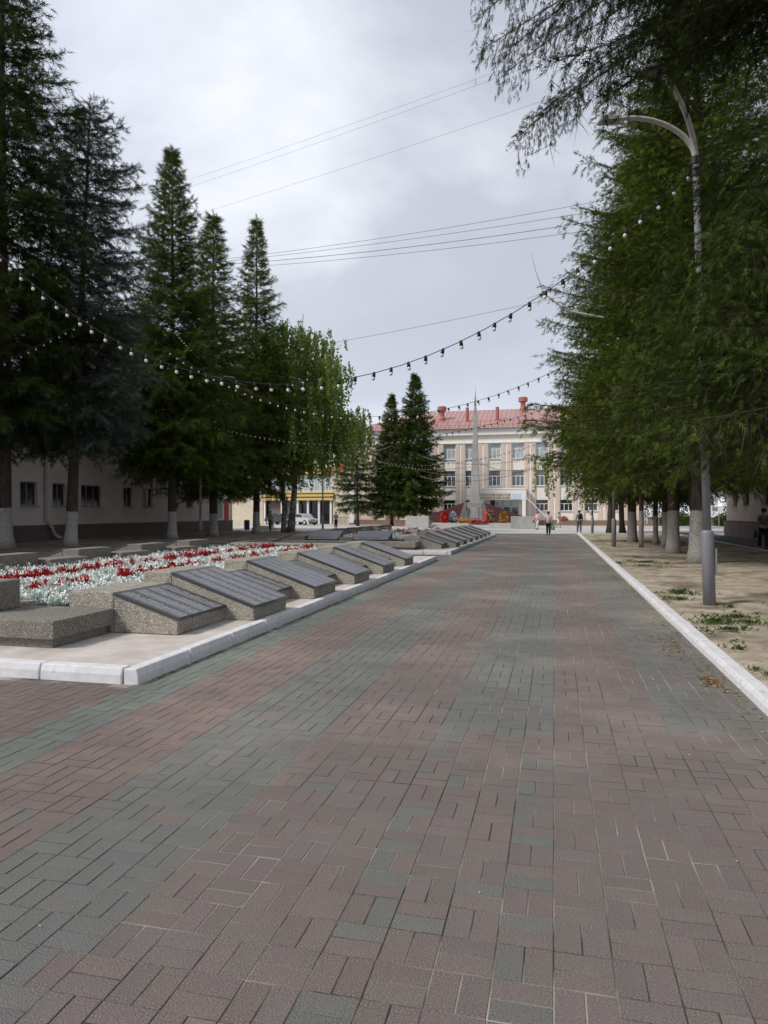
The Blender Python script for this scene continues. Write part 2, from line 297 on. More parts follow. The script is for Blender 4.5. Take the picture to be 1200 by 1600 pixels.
def plaque_mat(name, gold=False, blank=False):
    """polished black granite engraved with columns of small lettering (far too small to read); object coords: x down the slope, y along"""
    m_ = bpy.data.materials.new(name); m_.use_nodes = True; N, L = nodes_of(m_); bs = N['Principled BSDF']
    bs.inputs['Roughness'].default_value = 0.3; bs.inputs['Specular IOR Level'].default_value = 0.6
    base = (0.035, 0.036, 0.042)
    tc = N.new('ShaderNodeTexCoord'); sp = N.new('ShaderNodeSeparateXYZ'); L.new(tc.outputs['UV'], sp.inputs[0])
    def mth(op, a, b=None, c=None):
        n = N.new('ShaderNodeMath'); n.operation = op
        for i, v in enumerate((a, b, c)):
            if v is None: continue
            if isinstance(v, (int, float)): n.inputs[i].default_value = v
            else: L.new(v, n.inputs[i])
        return n.outputs[0]
    U, V = sp.outputs[0], sp.outputs[1]          # metres: U along the line of writing, V down the slope
    line = mth('LESS_THAN', mth('FRACT', mth('MULTIPLY', V, 1/0.034)), 0.52)
    colw = 0.29
    cu = mth('FRACT', mth('MULTIPLY', mth('SUBTRACT', U, 0.03), 1/colw))
    row = mth('FLOOR', mth('MULTIPLY', V, 1/0.034))
    wn = N.new('ShaderNodeTexWhiteNoise'); wn.noise_dimensions = '2D'
    cb = N.new('ShaderNodeCombineXYZ'); L.new(row, cb.inputs[0]); L.new(mth('FLOOR', mth('MULTIPLY', mth('SUBTRACT', U, 0.03), 1/colw)), cb.inputs[1]); L.new(cb.outputs[0], wn.inputs['Vector'])
    incol = mth('MULTIPLY', mth('LESS_THAN', cu, mth('MULTIPLY_ADD', wn.outputs['Value'], 0.22, 0.62)), mth('GREATER_THAN', cu, 0.06))
    w2 = N.new('ShaderNodeTexWhiteNoise'); w2.noise_dimensions = '2D'
    cb2 = N.new('ShaderNodeCombineXYZ'); L.new(mth('FLOOR', mth('MULTIPLY', U, 1/0.0065)), cb2.inputs[0]); L.new(mth('FLOOR', mth('MULTIPLY', V, 1/0.006)), cb2.inputs[1]); L.new(cb2.outputs[0], w2.inputs['Vector'])
    ink = mth('GREATER_THAN', w2.outputs['Value'], 0.38)
    marg = mth('MULTIPLY', mth('GREATER_THAN', V, 0.07), mth('GREATER_THAN', U, 0.04))
    f = mth('MULTIPLY', mth('MULTIPLY', line, incol), mth('MULTIPLY', ink, marg))
    nz = N.new('ShaderNodeTexNoise'); nz.inputs['Scale'].default_value = 3; L.new(tc.outputs['Object'], nz.inputs['Vector'])
    mx0 = N.new('ShaderNodeMix'); mx0.data_type = 'RGBA'; L.new(nz.outputs[0], mx0.inputs[0]); mx0.inputs[6].default_value = (*base, 1); mx0.inputs[7].default_value = (0.06, 0.062, 0.068, 1)
    mx = N.new('ShaderNodeMix'); mx.data_type = 'RGBA'; L.new(f, mx.inputs[0]); L.new(mx0.outputs[2], mx.inputs[6]); mx.inputs[7].default_value = (0.44, 0.44, 0.465, 1)
    cur = mx.outputs[2]
    if gold or blank:
        band = mth('MULTIPLY', mth('GREATER_THAN', U, 0.50), mth('LESS_THAN', U, 0.72)) if gold else mth('GREATER_THAN', U, -9.0)
        mb = N.new('ShaderNodeMix'); mb.data_type = 'RGBA'; L.new(band, mb.inputs[0]); L.new(cur, mb.inputs[6]); L.new(mx0.outputs[2], mb.inputs[7]); cur = mb.outputs[2]
    L.new(cur, bs.inputs['Base Color'])
    b = N.new('ShaderNodeMapRange'); L.new(f, b.inputs[0]); b.inputs[3].default_value = 0.3; b.inputs[4].default_value = 0.8; L.new(b.outputs[0], bs.inputs['Roughness'])
    return m_
M['plaque'] = plaque_mat('engraved_black_granite'); M['plaque_gold'] = plaque_mat('engraved_black_granite_gold', gold=True); M['plaque_blank'] = plaque_mat('plain_black_granite', blank=True)

random.seed(4); rng = np.random.default_rng(11)
def G(px, py, z=0.0):      # pixel of the 1200x1600 photograph -> ground point at height z
    d = (1.6-z)*1110/(py-800); u = (px-600)/1110; s, c = math.sin(CAM_YAW), math.cos(CAM_YAW)
    return (d*(-s+u*c), d*(c+u*s))
def to_cam(x, y):
    s, c = math.sin(CAM_YAW), math.cos(CAM_YAW); return x*c+y*s, y*c-x*s

# ================================================================== GROUND
def sheet(name, x0, x1, y0, y1, z, m_, nx=1, ny=1, jit=0.0):
    xs = np.linspace(x0, x1, nx+1); ys = np.linspace(y0, y1, ny+1); X, Y = np.meshgrid(xs, ys)
    Z = np.full_like(X, z)+rng.normal(0, 1, X.shape)*jit
    V = np.stack([X.ravel(), Y.ravel(), Z.ravel()], 1); idx = np.arange((nx+1)*(ny+1)).reshape(ny+1, nx+1)
    F = np.stack([idx[:-1, :-1].ravel(), idx[:-1, 1:].ravel(), idx[1:, 1:].ravel(), idx[1:, :-1].ravel()], 1)
    return tag(link(name, np_mesh(name, V, F, [m_], smooth=jit > 0)), kind='structure')
sheet('ground', -700, 700, -300, 1500, -0.05, M['plaza'])
sheet('plaza', -60, 60, 53.5, 140, -0.012, M['plaza'])
sheet('side_path', 8.45, 11.35, -10, 60, -0.008, M['asphalt'])
# sandy verges under the trees (uneven)
def verge(name, x0, x1, y0, y1, m_, z=0.05):
    nx, ny = int((x1-x0)/0.22), int((y1-y0)/0.22)
    xs = np.linspace(x0, x1, nx+1); ys = np.linspace(y0, y1, ny+1); X, Y = np.meshgrid(xs, ys)
    Z = z+0.018*np.sin(X*1.7+np.sin(Y*0.9)*1.4)*np.cos(Y*1.1+X*0.6)+rng.normal(0, 0.006, X.shape)
    edge = np.minimum.reduce([X-x0, x1-X, Y-y0, y1-Y]); Z = np.where(edge < 0.05, z-0.02, Z)
    V = np.stack([X.ravel(), Y.ravel(), Z.ravel()], 1); idx = np.arange(X.size).reshape(X.shape)
    F = np.stack([idx[:-1, :-1].ravel(), idx[:-1, 1:].ravel(), idx[1:, 1:].ravel(), idx[1:, :-1].ravel()], 1)
    return tag(link(name, np_mesh(name, V, F, [m_], smooth=True)), kind='structure')
verge('sandy_verge', 1.77, 8.3, -4, 54.0, M['dirt'])
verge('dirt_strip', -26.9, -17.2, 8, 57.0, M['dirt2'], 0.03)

# ================================================================== BRICK PAVEMENT
PATH_X0, PATH_X1 = -3.75, 1.63
pave = empty('pavement', (0, 0, 0)); tag(pave, kind='structure')
sheet_me = MB().box(-24, PATH_X1+0.01, -1.0, 54.0, -0.04, -0.0034).mesh('joint_bed', [M['joint']])
link('joint_bed', sheet_me, pave)
RED = np.array((0.174, 0.147, 0.136)); GREEN = np.array((0.156, 0.157, 0.147)); REDL = np.array((0.166, 0.130, 0.120))
def brick_colour(x, y):
    k = math.floor((x+0.02)/0.82)        # stripes 0.82 m wide; even -> red
    r_ = random.random()
    if x < -3.75: base = REDL
    elif x < -3.3: base = GREEN*np.array((0.97, 1.06, 1.02))
    else:
        red = (k % 2 == 0)
        if red: base = RED if r_ > 0.008 else GREEN
        else:
            edge = min((x+0.02) % 0.82, 0.82-((x+0.02) % 0.82))
            p = 0.97 if y > 5.2 else (0.5 if edge < 0.2 else 0.04)
            if k == 1: p = 0.93 if y > 5.5 else 0.06
            if k == -3: p = 0.97 if y > 2.2 else 0.6
            base = GREEN if r_ < p else RED
    if -3.3 < x < -2.4: base = base*np.array((1.03, 0.97, 0.96)) if k % 2 == 0 else base
    f_ = min(0.6, max(0.0, x-0.95)*0.8*(0.55+0.45*math.sin(y*1.3+math.sin(y*0.37)*2)))      # sand trodden over the edge
    base = base*(1-f_)+np.array((0.24, 0.21, 0.165))*f_
    v = random.uniform(0.945, 1.055)
    return base*v*np.array((random.uniform(0.97, 1.03), 1.0, random.uniform(0.97, 1.03)))
bricks = []
def add_module(i, j, xmin, xmax):
    x0, y0 = i*0.205-0.002, j*0.205
    for q in (0, 1):
        if (i+j) % 2 == 0: cx, cy, hx, hy = x0+0.1025, y0+0.05125+q*0.1025, 0.1025, 0.05125
        else: cx, cy, hx, hy = x0+0.05125+q*0.1025, y0+0.1025, 0.05125, 0.1025
        if cx-hx < xmin-0.03 or cx+hx > xmax+0.03: continue
        bricks.append((cx, cy, hx, hy))
for j in range(6, 263):
    y = j*0.205
    for i in range(-50, 8):
        x = i*0.205
        if x > 1.63: continue
        lim = -3.78
        if y < 5.62: lim = -0.95*y-0.8
        elif 23.2 < y < 26.2: lim = -10.5
        elif y > 47.4: lim = -9.0
        if x < lim-0.21: continue
        add_module(i, j, max(lim, -10.5) if y >= 5.62 else -99, PATH_X1)
def seen(b):
    r_, d = to_cam(b[0], b[1]); return d > 0.5 and abs(r_/d) < 0.56 and 1.6/d < 0.74
order = sorted(range(len(bricks)), key=lambda i: (not seen(bricks[i]), math.hypot(bricks[i][0], bricks[i][1])))
near, rest = order[:300], order[300:]
GAP, CH = 0.0027, 0.0022
def brick_verts(hx, hy):
    a, b, c, d = hx-GAP, hy-GAP, hx-GAP-CH, hy-GAP-CH
    return np.array([(-a,-b,-0.012),(a,-b,-0.012),(a,b,-0.012),(-a,b,-0.012),(-a,-b,-0.0016),(a,-b,-0.0016),(a,b,-0.0016),(-a,b,-0.0016),(-c,-d,0),(c,-d,0),(c,d,0),(-c,d,0)])
BF = np.array([(8,9,10,11),(4,5,9,8),(5,6,10,9),(6,7,11,10),(7,4,8,11),(0,1,5,4),(1,2,6,5),(2,3,7,6),(3,0,4,7)])
pm = np_mesh('paver', brick_verts(0.1025, 0.05125), BF, [M['paver']])
for k in near:
    cx, cy, hx, hy = bricks[k]
    o = link('paver', pm, pave, (cx, cy, random.uniform(-0.0015, 0.0015)), (random.uniform(-.006, .006), random.uniform(-.006, .006), (0 if hx > hy else R(90))+random.uniform(-.006, .006)))
    c = brick_colour(cx, cy); o.color = (*c, 1)
Vs = []; Cs = []
bvh, bvv = brick_verts(0.1025, 0.05125)[4:], brick_verts(0.05125, 0.1025)[4:]
for k in rest:
    cx, cy, hx, hy = bricks[k]
    v = (bvh if hx > hy else bvv).copy(); tx, ty = random.uniform(-.006, .006), random.uniform(-.006, .006)
    v[:, 2] += v[:, 0]*tx+v[:, 1]*ty+random.uniform(-0.0008, 0.0012)
    v[:, 0] += cx+random.uniform(-.0008, .0008); v[:, 1] += cy+random.uniform(-.0008, .0008); Vs.append(v); Cs.append(np.repeat(brick_colour(cx, cy)[None], 8, 0))
nb = len(Vs); F8 = BF[:5]-4
Fall = (F8[None]+(np.arange(nb)*8)[:, None, None]).reshape(-1, 4)
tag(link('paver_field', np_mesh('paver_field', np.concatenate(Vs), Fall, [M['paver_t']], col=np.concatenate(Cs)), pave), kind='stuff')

# ================================================================== KERBS AND PLATFORMS
def kerb_stone_mesh(L_, h, w=0.15, m_=None):
    # runs along +Y from 0 to L_, outer (street) face at x=0, body towards -x
    e = 0.009
    poly = [(-w, -0.03), (0.004, -0.03), (0.0, h*0.55), (-0.022, h), (-w, h)]
    return MB().prism_y(poly, e, L_-e).mesh('kerb_stone', [m_ or M['whitewash']])
def kerb_run(parent, x, y0, y1, rot, h, ln=1.0):
    """rot 0: along +Y with the outer face to +X"""
    L_ = math.hypot(x[1][0]-x[0][0], x[1][1]-x[0][1]); n = max(1, round(L_/ln)); ll = L_/n
    me = kerb_stone_mesh(ll, h); a = math.atan2(x[1][1]-x[0][1], x[1][0]-x[0][0])-math.pi/2
    for i in range(n):
        t = i/n; o = link('kerb_stone', me, parent, (x[0][0]+(x[1][0]-x[0][0])*t, x[0][1]+(x[1][1]-x[0][1])*t, random.uniform(-.006, .004)), (random.uniform(-.006, .006), 0, a+random.uniform(-.004, .004)))
        b = o.modifiers.new('bevel', 'BEVEL'); b.width = 0.012; b.segments = 2; b.limit_method = 'ANGLE'; b.angle_limit = R(30)
kerb = tag(empty('kerb'), kind='structure')
kerb_run(kerb, ((1.63, 54), (1.63, -2)), 0, 0, 0, 0.10)              # right kerb: outer face to -X
kerb_run(kerb, ((1.8, 54.15), (8.3, 54.15)), 0, 0, 0, 0.06)
kerb_run(kerb, ((8.42, 54.0), (8.42, 8)), 0, 0, 0, 0.07, 1.0) if False else kerb_run(kerb, ((8.43, 8), (8.43, 54)), 0, 0, 0, 0.07)
PLX0 = -12.15                                                       # mirrored edge
def platform(y0, y1, tagname):
    k = tag(empty('platform_kerb'), kind='structure')
    kerb_run(k, ((-3.75, y0), (-3.75, y1)), 0, 0, 0, 0.145)
    kerb_run(k, ((PLX0, y1), (PLX0, y0)), 0, 0, 0, 0.145)
    kerb_run(k, ((PLX0+0.16, y0), (-3.91, y0)), 0, 0, 0, 0.145, 0.9)
    kerb_run(k, ((-3.91, y1), (PLX0+0.16, y1)), 0, 0, 0, 0.145, 0.9)
    p = empty('memorial_platform'); tag(p, kind='structure')
    # light concrete slabs, each ~2.5 m, tight joints
    xs = np.linspace(PLX0+0.156, -3.906, 5); n = round((y1-y0-.3)/2.4); ys = np.linspace(y0+0.156, y1-0.156, n+1)
    for a in range(4):
        for b in range(n):
            if 0 < a < 3 and 1 <= b < n-1: continue      # under the flower bed
            MB().box(xs[a]+.004, xs[a+1]-.004, ys[b]+.004, ys[b+1]-.004, -0.03, 0.135+random.uniform(-.003, .003)).build('slab', M['platform'], p)
platform(5.86, 23.1, 'near'); platform(26.4, 47.3, 'far')

# ================================================================== MEMORIAL BLOCKS
AX = -7.95
def plaque_mesh(x_f, z_f, x_b, z_b, w, th, m_top):
    """sloping slab: front edge (x_f,z_f) low, back (x_b,z_b) high, width w along y from 0; uv in metres, slightly overhanging"""
    dx, dz = x_f-x_b, z_f-z_b; ln = math.hypot(dx, dz); ux, uz = dx/ln, dz/ln; nx, nz = -uz, ux
    me = bpy.data.meshes.new('plaque'); bm = bmesh.new()
    def pt(s, t, y): return (x_b+ux*s+nx*t, y, z_b+uz*s+nz*t)
    s0, s1, ya, yb = 0.0, ln+0.02, -0.012, w+0.012
    e = 0.012
    lo = [bm.verts.new(pt(s, 0.002, y)) for s, y in ((s0, ya), (s1, ya), (s1, yb), (s0, yb))]
    mid = [bm.verts.new(pt(s, th-e*0.6, y)) for s, y in ((s0, ya), (s1, ya), (s1, yb), (s0, yb))]
    hi = [bm.verts.new(pt(s, th, y)) for s, y in ((s0+e, ya+e), (s1-e, ya+e), (s1-e, yb-e), (s0+e, yb-e))]
    bm.faces.new(list(reversed(lo))); top = bm.faces.new(hi)
    for A, B in ((lo, mid), (mid, hi)):
        for i in range(4): bm.faces.new((A[i], A[(i+1) % 4], B[(i+1) % 4], B[i]))
    bm.normal_update()
    if top.normal.z < 0: bmesh.ops.reverse_faces(bm, faces=bm.faces[:])
    uv = bm.loops.layers.uv.new('UVMap')
    for f in bm.faces:
        for l in f.loops:
            c = l.vert.co; s = (c.x-x_b)*ux+(c.z-z_b)*uz
            l[uv].uv = (c.y, s) if f is top else (-1, -1)
    bm.to_mesh(me); bm.free(); me.materials.append(m_top); return me
def sloped_block(name, x_f, x_b, x_c, zf, zb, w, pm_, loc, base_m=None):
    """thing with base + cap + plaque; the base stands on the platform at z 0.135"""
    t = empty(name, loc)
    MB().prism_y([(x_b, 0), (x_f, 0), (x_f, zf), (x_b, zb)], 0.004, w-0.004).build('base', base_m or M['aggregate'], t, bevel=0.012)
    MB().prism_y([(x_c, 0), (x_b-0.004, 0), (x_b-0.004, zb+0.03), (x_c, zb+0.03)], 0.006, w-0.006).build('cap', base_m or M['aggregate'], t, bevel=0.012)
    link('plaque', plaque_mesh(x_f, zf, x_b, zb, w-0.004, 0.038, pm_), t)
    return t
ORD = ['first', 'second', 'third', 'fourth', 'fifth', 'sixth', 'seventh', 'eighth', 'ninth', 'tenth', 'eleventh', 'twelfth', 'thirteenth', 'fourteenth']
fw = sloped_block('memorial_block', 0, -1.22, -1.65, 0.175, 0.60, 1.20, M['plaque'], (-3.93, 8.87, 0.137))
sb = sloped_block('memorial_block', -0.42, -1.28, -1.90, 0.175, 0.455, 1.26, M['plaque'], (-3.93, 7.63, 0.137))
used = {'f': False, 's': False}
def block_row(y_first, n, side, bedname):
    y = y_first
    for k in range(n):
        kind = 's' if k % 2 == 0 else 'f'; src = sb if kind == 's' else fw
        if used[kind]: o = copy_tree(src)
        else: o = src; used[kind] = True
        wdt = 1.26 if kind == 's' else 1.20
        jz = random.uniform(-0.006, 0.01)
        if side > 0: o.location = (-3.93, y, 0.137); o.rotation_euler = (0, 0, 0)
        else: o.location = (2*AX+3.93, y+wdt, 0.137); o.rotation_euler = (0, 0, math.pi)
        y += 1.24 if k % 2 == 0 else 1.24
        nm = 'set-back' if kind == 's' else 'projecting'
        if side > 0: lab = f'{ORD[k]} block from near end of {bedname} beside the path, {nm}, black name plaque'
        else: lab = f'{ORD[k]} block from near end of {bedname} on its tree side, {nm}'
        tag(o, lab, 'memorial block', f'memorial blocks along the {bedname}' + ('' if side > 0 else ', tree side'))
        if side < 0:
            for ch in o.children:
                if not ch.name.startswith('plaque'): ch.material_slots[0].link = 'OBJECT'; ch.material_slots[0].material = M['aggregate_dark']  # shade on these faces put into a darker colour, along with damp
        if bedname.startswith('near') and side > 0 and k == 7:
            for ch in o.children:
                if ch.name.startswith('plaque'):
                    ch.data = ch.data.copy(); ch.data.materials[0] = M['plaque_gold']
                    mb = MB(); rr = random.Random(2)
                    ux, uz = 1.22/math.hypot(1.22, .425), -0.425/math.hypot(1.22, .425); nx, nz = -uz, ux
                    for q in range(26):        # raised gilt lettering of one line, illegible at this size
                        s = 0.12+q*0.04; 
                        for r_ in range(3):
                            yy = 0.52+rr.random()*0.14; ss = s+rr.random()*0.02; a, b = rr.uniform(.008, .024), rr.uniform(.02, .06)
                            P_ = lambda s_, t_, y_: (-1.22+ux*s_+nx*t_, y_, 0.60+uz*s_+nz*t_)
                            mb.add([P_(ss, .039, yy), P_(ss+a, .039, yy), P_(ss+a, .039, yy+b), P_(ss, .039, yy+b), P_(ss, .042, yy), P_(ss+a, .042, yy), P_(ss+a, .042, yy+b), P_(ss, .042, yy+b)],
                                   [(4, 5, 6, 7), (0, 1, 5, 4), (1, 2, 6, 5), (2, 3, 7, 6), (3, 0, 4, 7)])
                    g = mb.build('gilt_lettering', M['gold'], o); g['kind'] = 'stuff'
            o['label'] = f'{ORD[k]} block from near end of near flower bed, projecting, gold writing on its plaque'
block_row(7.63, 10, 1, 'near flower bed'); block_row(7.63, 10, -1, 'near flower bed')
block_row(27.9, 14, 1, 'far flower bed'); block_row(27.9, 14, -1, 'far flower bed')

def end_wall(y, far_bed, bn):
    """low slab on a recessed plinth across the near end of a bed, with raised blocks / tilted plaques on it"""
    x0, x1 = 2*AX+5.2, -5.2
    t = empty('end_slab', (AX, y, 0.137)); hw = (x1-x0)/2
    MB().box(-hw+.06, hw-.06, 0.06, 1.02, 0, 0.095).build('plinth', M['aggregate_dark'], t)
    MB().box(-hw, hw, 0, 1.08, 0.095, 0.295).build('slab', M['aggregate_dark'] if not far_bed else M['aggregate'], t, bevel=0.012)
    tag(t, f'low concrete slab on recessed plinth across the near end of the {bn}', 'slab', 'end slabs of the flower beds')
    return t
end_wall(6.55, False, 'near flower bed'); end_wall(26.85, True, 'far flower bed')
# flat raised block on the near slab (right end just enters the picture)
t = empty('raised_block', (-8.0, 6.95, 0.434)); MB().box(-1.66, 1.66, 0, 0.45, 0, 0.35).build('body', M['aggregate_dark'], t, bevel=0.012)
MB().box(-1.62, 1.62, 0.452, 0.75, -0.06, 0.05).build('rear_ledge', M['aggregate'], t, bevel=0.01)
tag(t, 'dark concrete block lying on the low slab at left edge of picture', 'concrete block')
def tilted_plaque(x0, x1, y, lab):
    t = empty('tilted_plaque', (x0, y, 0.137)); w = x1-x0
    # wedge facing -Y: profile in y,z -> build with x as extrude
    vs = []; 
    for x in (0, w): vs += [(x, 0, 0), (x, 0.95, 0), (x, 0.95, 0.62), (x, 0, 0.30)]
    MB().add(vs, [(0, 3, 2, 1), (4, 5, 6, 7), (0, 4, 7, 3), (3, 7, 6, 2), (2, 6, 5, 1), (1, 5, 4, 0)]).build('base', M['aggregate_dark'], t, bevel=0.01)
    sl = math.atan2(0.32, 0.95)
    p = MB().box(-0.02, w+0.02, -0.03, 1.01, 0.002, 0.05).build('plaque', M['plaque_blank'], t, (0, 0, 0.30), (sl, 0, 0), bevel=0.006)
    rr = random.Random(5); mb = MB()
    n = int((w-.5)/.06)
    for i in range(n):                       # one engraved line along the lower edge
        x = 0.25+i*.06; mb.box(x, x+rr.uniform(.025, .045), 0.14, 0.14+rr.uniform(.05, .08), 0.0505, 0.0525)
    q = mb.build('inscription', M['rubber'], p); q['kind'] = 'stuff'
    return tag(t, lab, 'memorial plaque', 'tilted plaques at the near end of the far flower bed')
tilted_plaque(-8.05, -6.6, 28.1, 'pale grey tilted plaque facing the camera, right one at near end of far flower bed')
tilted_plaque(-10.2, -8.75, 28.1, 'pale grey tilted plaque facing the camera, left one at near end of far flower bed')
for (x0, x1, lab) in ((-8.7, -8.1, 'short low wall between the two pale tilted plaques'), ):
    t = empty('low_wall', (x0, 28.2, 0.137)); MB().box(0, x1-x0, 0, 0.5, 0, 0.42).build('body', M['aggregate'], t, bevel=0.012); tag(t, lab, 'wall')
t = empty('cross_wall', (AX, 21.2, 0.137)); MB().box(-2.2, 2.2, 0, 0.45, 0, 0.40).build('body', M['aggregate'], t, bevel=0.012)
MB().box(-2.25, 2.25, -0.03, 0.48, 0.402, 0.47).build('coping', M['aggregate'], t, bevel=0.01)
tag(t, 'low concrete wall closing the far end of the near flower bed', 'wall')

# ------------------------------------------------------------------ flower beds (soil + two kinds of ground cover)
def quads_mesh(name, C, A, B, col, m_):
    """quads centred C spanned by half-vectors A, B"""
    n = len(C); V = np.stack([C-A-B*0.5, C+A*0.2-B, C+A, C+A*0.2+B], 1).reshape(-1, 3)
    F = np.arange(n*4).reshape(n, 4); return np_mesh(name, V, F, [m_], col=np.repeat(col, 4, 0))
def bed(y0, y1, step, leaf, nm):
    x0, x1 = 2*AX+5.75, -5.75
    MB().box(x0, x1, y0, y1, 0.12, 0.40).build('bed_soil', M['soil']).update_tag() 
    tag(COL.objects[-1] if False else bpy.data.objects[[o.name for o in COL.objects if o.name.startswith('bed_soil')][-1]], kind='structure')
    P_ = []
    xs = np.arange(x0+.06, x1, step); ys = np.arange(y0+.06, y1, step)
    X, Y = np.meshgrid(xs, ys); X = X.ravel()+rng.uniform(-.4, .4, X.size)*step; Y = Y.ravel()+rng.uniform(-.4, .4, Y.size)*step
    wob = 0.05*np.sin(Y*1.3)+0.03*np.sin(Y*3.1+1)
    patch = np.sin(Y*1.9+X*2.0)*0.5+np.sin(Y*0.83+2.0)
    red = ((np.abs(X-(-7.35)-wob) < 0.12) & (patch > -1.2)) | ((np.abs(X-(-8.75)-wob) < 0.12) & (patch < 1.15))
    red &= (Y > y0+1.0)
    W = np.stack([X[~red], Y[~red]], 1); Rr = np.stack([X[red], Y[red]], 1)
    # silver plants
    def clump(P2, n, rad, hgt, ln, wd, up, colf, upb):
        m_ = len(P2); base = np.repeat(P2, n, 0); ang = rng.uniform(0, 2*math.pi, m_*n); rr = rad*np.sqrt(rng.uniform(0, 1, m_*n)); hs = np.repeat(rng.uniform(0.7, 1.25, m_)*(0.85+0.3*np.cos(2*math.pi*P2[:, 0]/0.48)), n)
        z = 0.40+hgt*hs*(1-0.55*(rr/rad)**2)*rng.uniform(0.35, 1.0, m_*n)
        C = np.stack([base[:, 0]+rr*np.cos(ang), base[:, 1]+rr*np.sin(ang), z], 1)
        el = rng.uniform(up[0], up[1], m_*n); a2 = ang+rng.uniform(-.7, .7, m_*n)
        D = np.stack([np.cos(el)*np.cos(a2), np.cos(el)*np.sin(a2), np.sin(el)], 1)*(ln*rng.uniform(.7, 1.25, m_*n))[:, None]
        S = np.stack([-np.sin(a2), np.cos(a2), rng.uniform(-.5, .5, m_*n)], 1); S /= np.linalg.norm(S, axis=1)[:, None]; S *= (wd*rng.uniform(.7, 1.3, m_*n))[:, None]
        return C, D, S, colf(m_*n, z)
    def csil(n, z): 
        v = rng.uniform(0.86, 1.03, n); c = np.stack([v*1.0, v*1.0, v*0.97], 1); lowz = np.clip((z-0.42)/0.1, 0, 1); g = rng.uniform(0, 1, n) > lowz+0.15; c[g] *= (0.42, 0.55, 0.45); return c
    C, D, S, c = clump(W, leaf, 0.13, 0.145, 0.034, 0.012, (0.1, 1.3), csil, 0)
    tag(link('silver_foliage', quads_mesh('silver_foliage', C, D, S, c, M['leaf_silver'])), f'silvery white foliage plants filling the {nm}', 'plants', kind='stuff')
    def cred(n, z):
        v = rng.uniform(0.55, 1.1, n); c = np.stack([v*0.56, v*0.018, v*0.02], 1); return c
    def cgrn(n, z): v = rng.uniform(0.6, 1.1, n); return np.stack([v*.05, v*.10, v*.03], 1)
    C1, D1, S1, c1 = clump(Rr, int(leaf*1.4), 0.075, 0.22, 0.032, 0.014, (0.6, 1.5), cred, 0)
    k = C1[:, 2] < 0.47; c1[k] = cgrn(k.sum(), None)
    tag(link('red_flowers', quads_mesh('red_flowers', C1, D1, S1, c1, M['petal_red'])), f'bands of red salvia flowers in the {nm}', 'flowers', kind='stuff')
bed(7.75, 21.1, 0.14, 48, 'near flower bed'); bed(29.2, 46.2, 0.24, 34, 'far flower bed')

# ================================================================== TREES
def sprig_mesh(name, P_, D, ln, wd, col, m_, kind='feather', pairs=4):
    n = len(P_); D = D/np.maximum(np.linalg.norm(D, axis=1), 1e-6)[:, None]
    Rv = rng.normal(0, 1, (n, 3)); S = np.cross(D, Rv); S /= np.maximum(np.linalg.norm(S, axis=1), 1e-6)[:, None]
    ln = ln[:, None]; wd = wd[:, None]; tri = []
    for k in range(pairs):
        t0 = k/pairs*0.7; t1 = t0+0.55; w = 1.0-0.4*k/pairs
        for sg in (1, -1):
            a = P_+D*ln*(t0-0.02); b = P_+D*ln*(t0+0.14); tip = P_+D*ln*t1+S*wd*(sg*w)
            tri += [a, b, tip]
    a = P_+D*ln*0.25+S*wd*0.16; b = P_+D*ln*0.25-S*wd*0.16; tri += [a, b, P_+D*ln*1.25]
    V = np.stack(tri, 1).reshape(-1, 3); nt = 2*pairs+1
    F = np.arange(n*nt*3).reshape(-1, 3)
    return V, F, np.repeat(col, nt*3, 0)
def strip_tris(P0, P1, w):
    """thin triangular twigs from P0 to P1"""
    D = P1-P0; S = np.cross(D, rng.normal(0, 1, D.shape)); S /= np.maximum(np.linalg.norm(S, axis=1), 1e-6)[:, None]; S *= w[:, None] if hasattr(w, 'shape') else w
    V = np.stack([P0-S, P0+S, P1], 1).reshape(-1, 3); return V

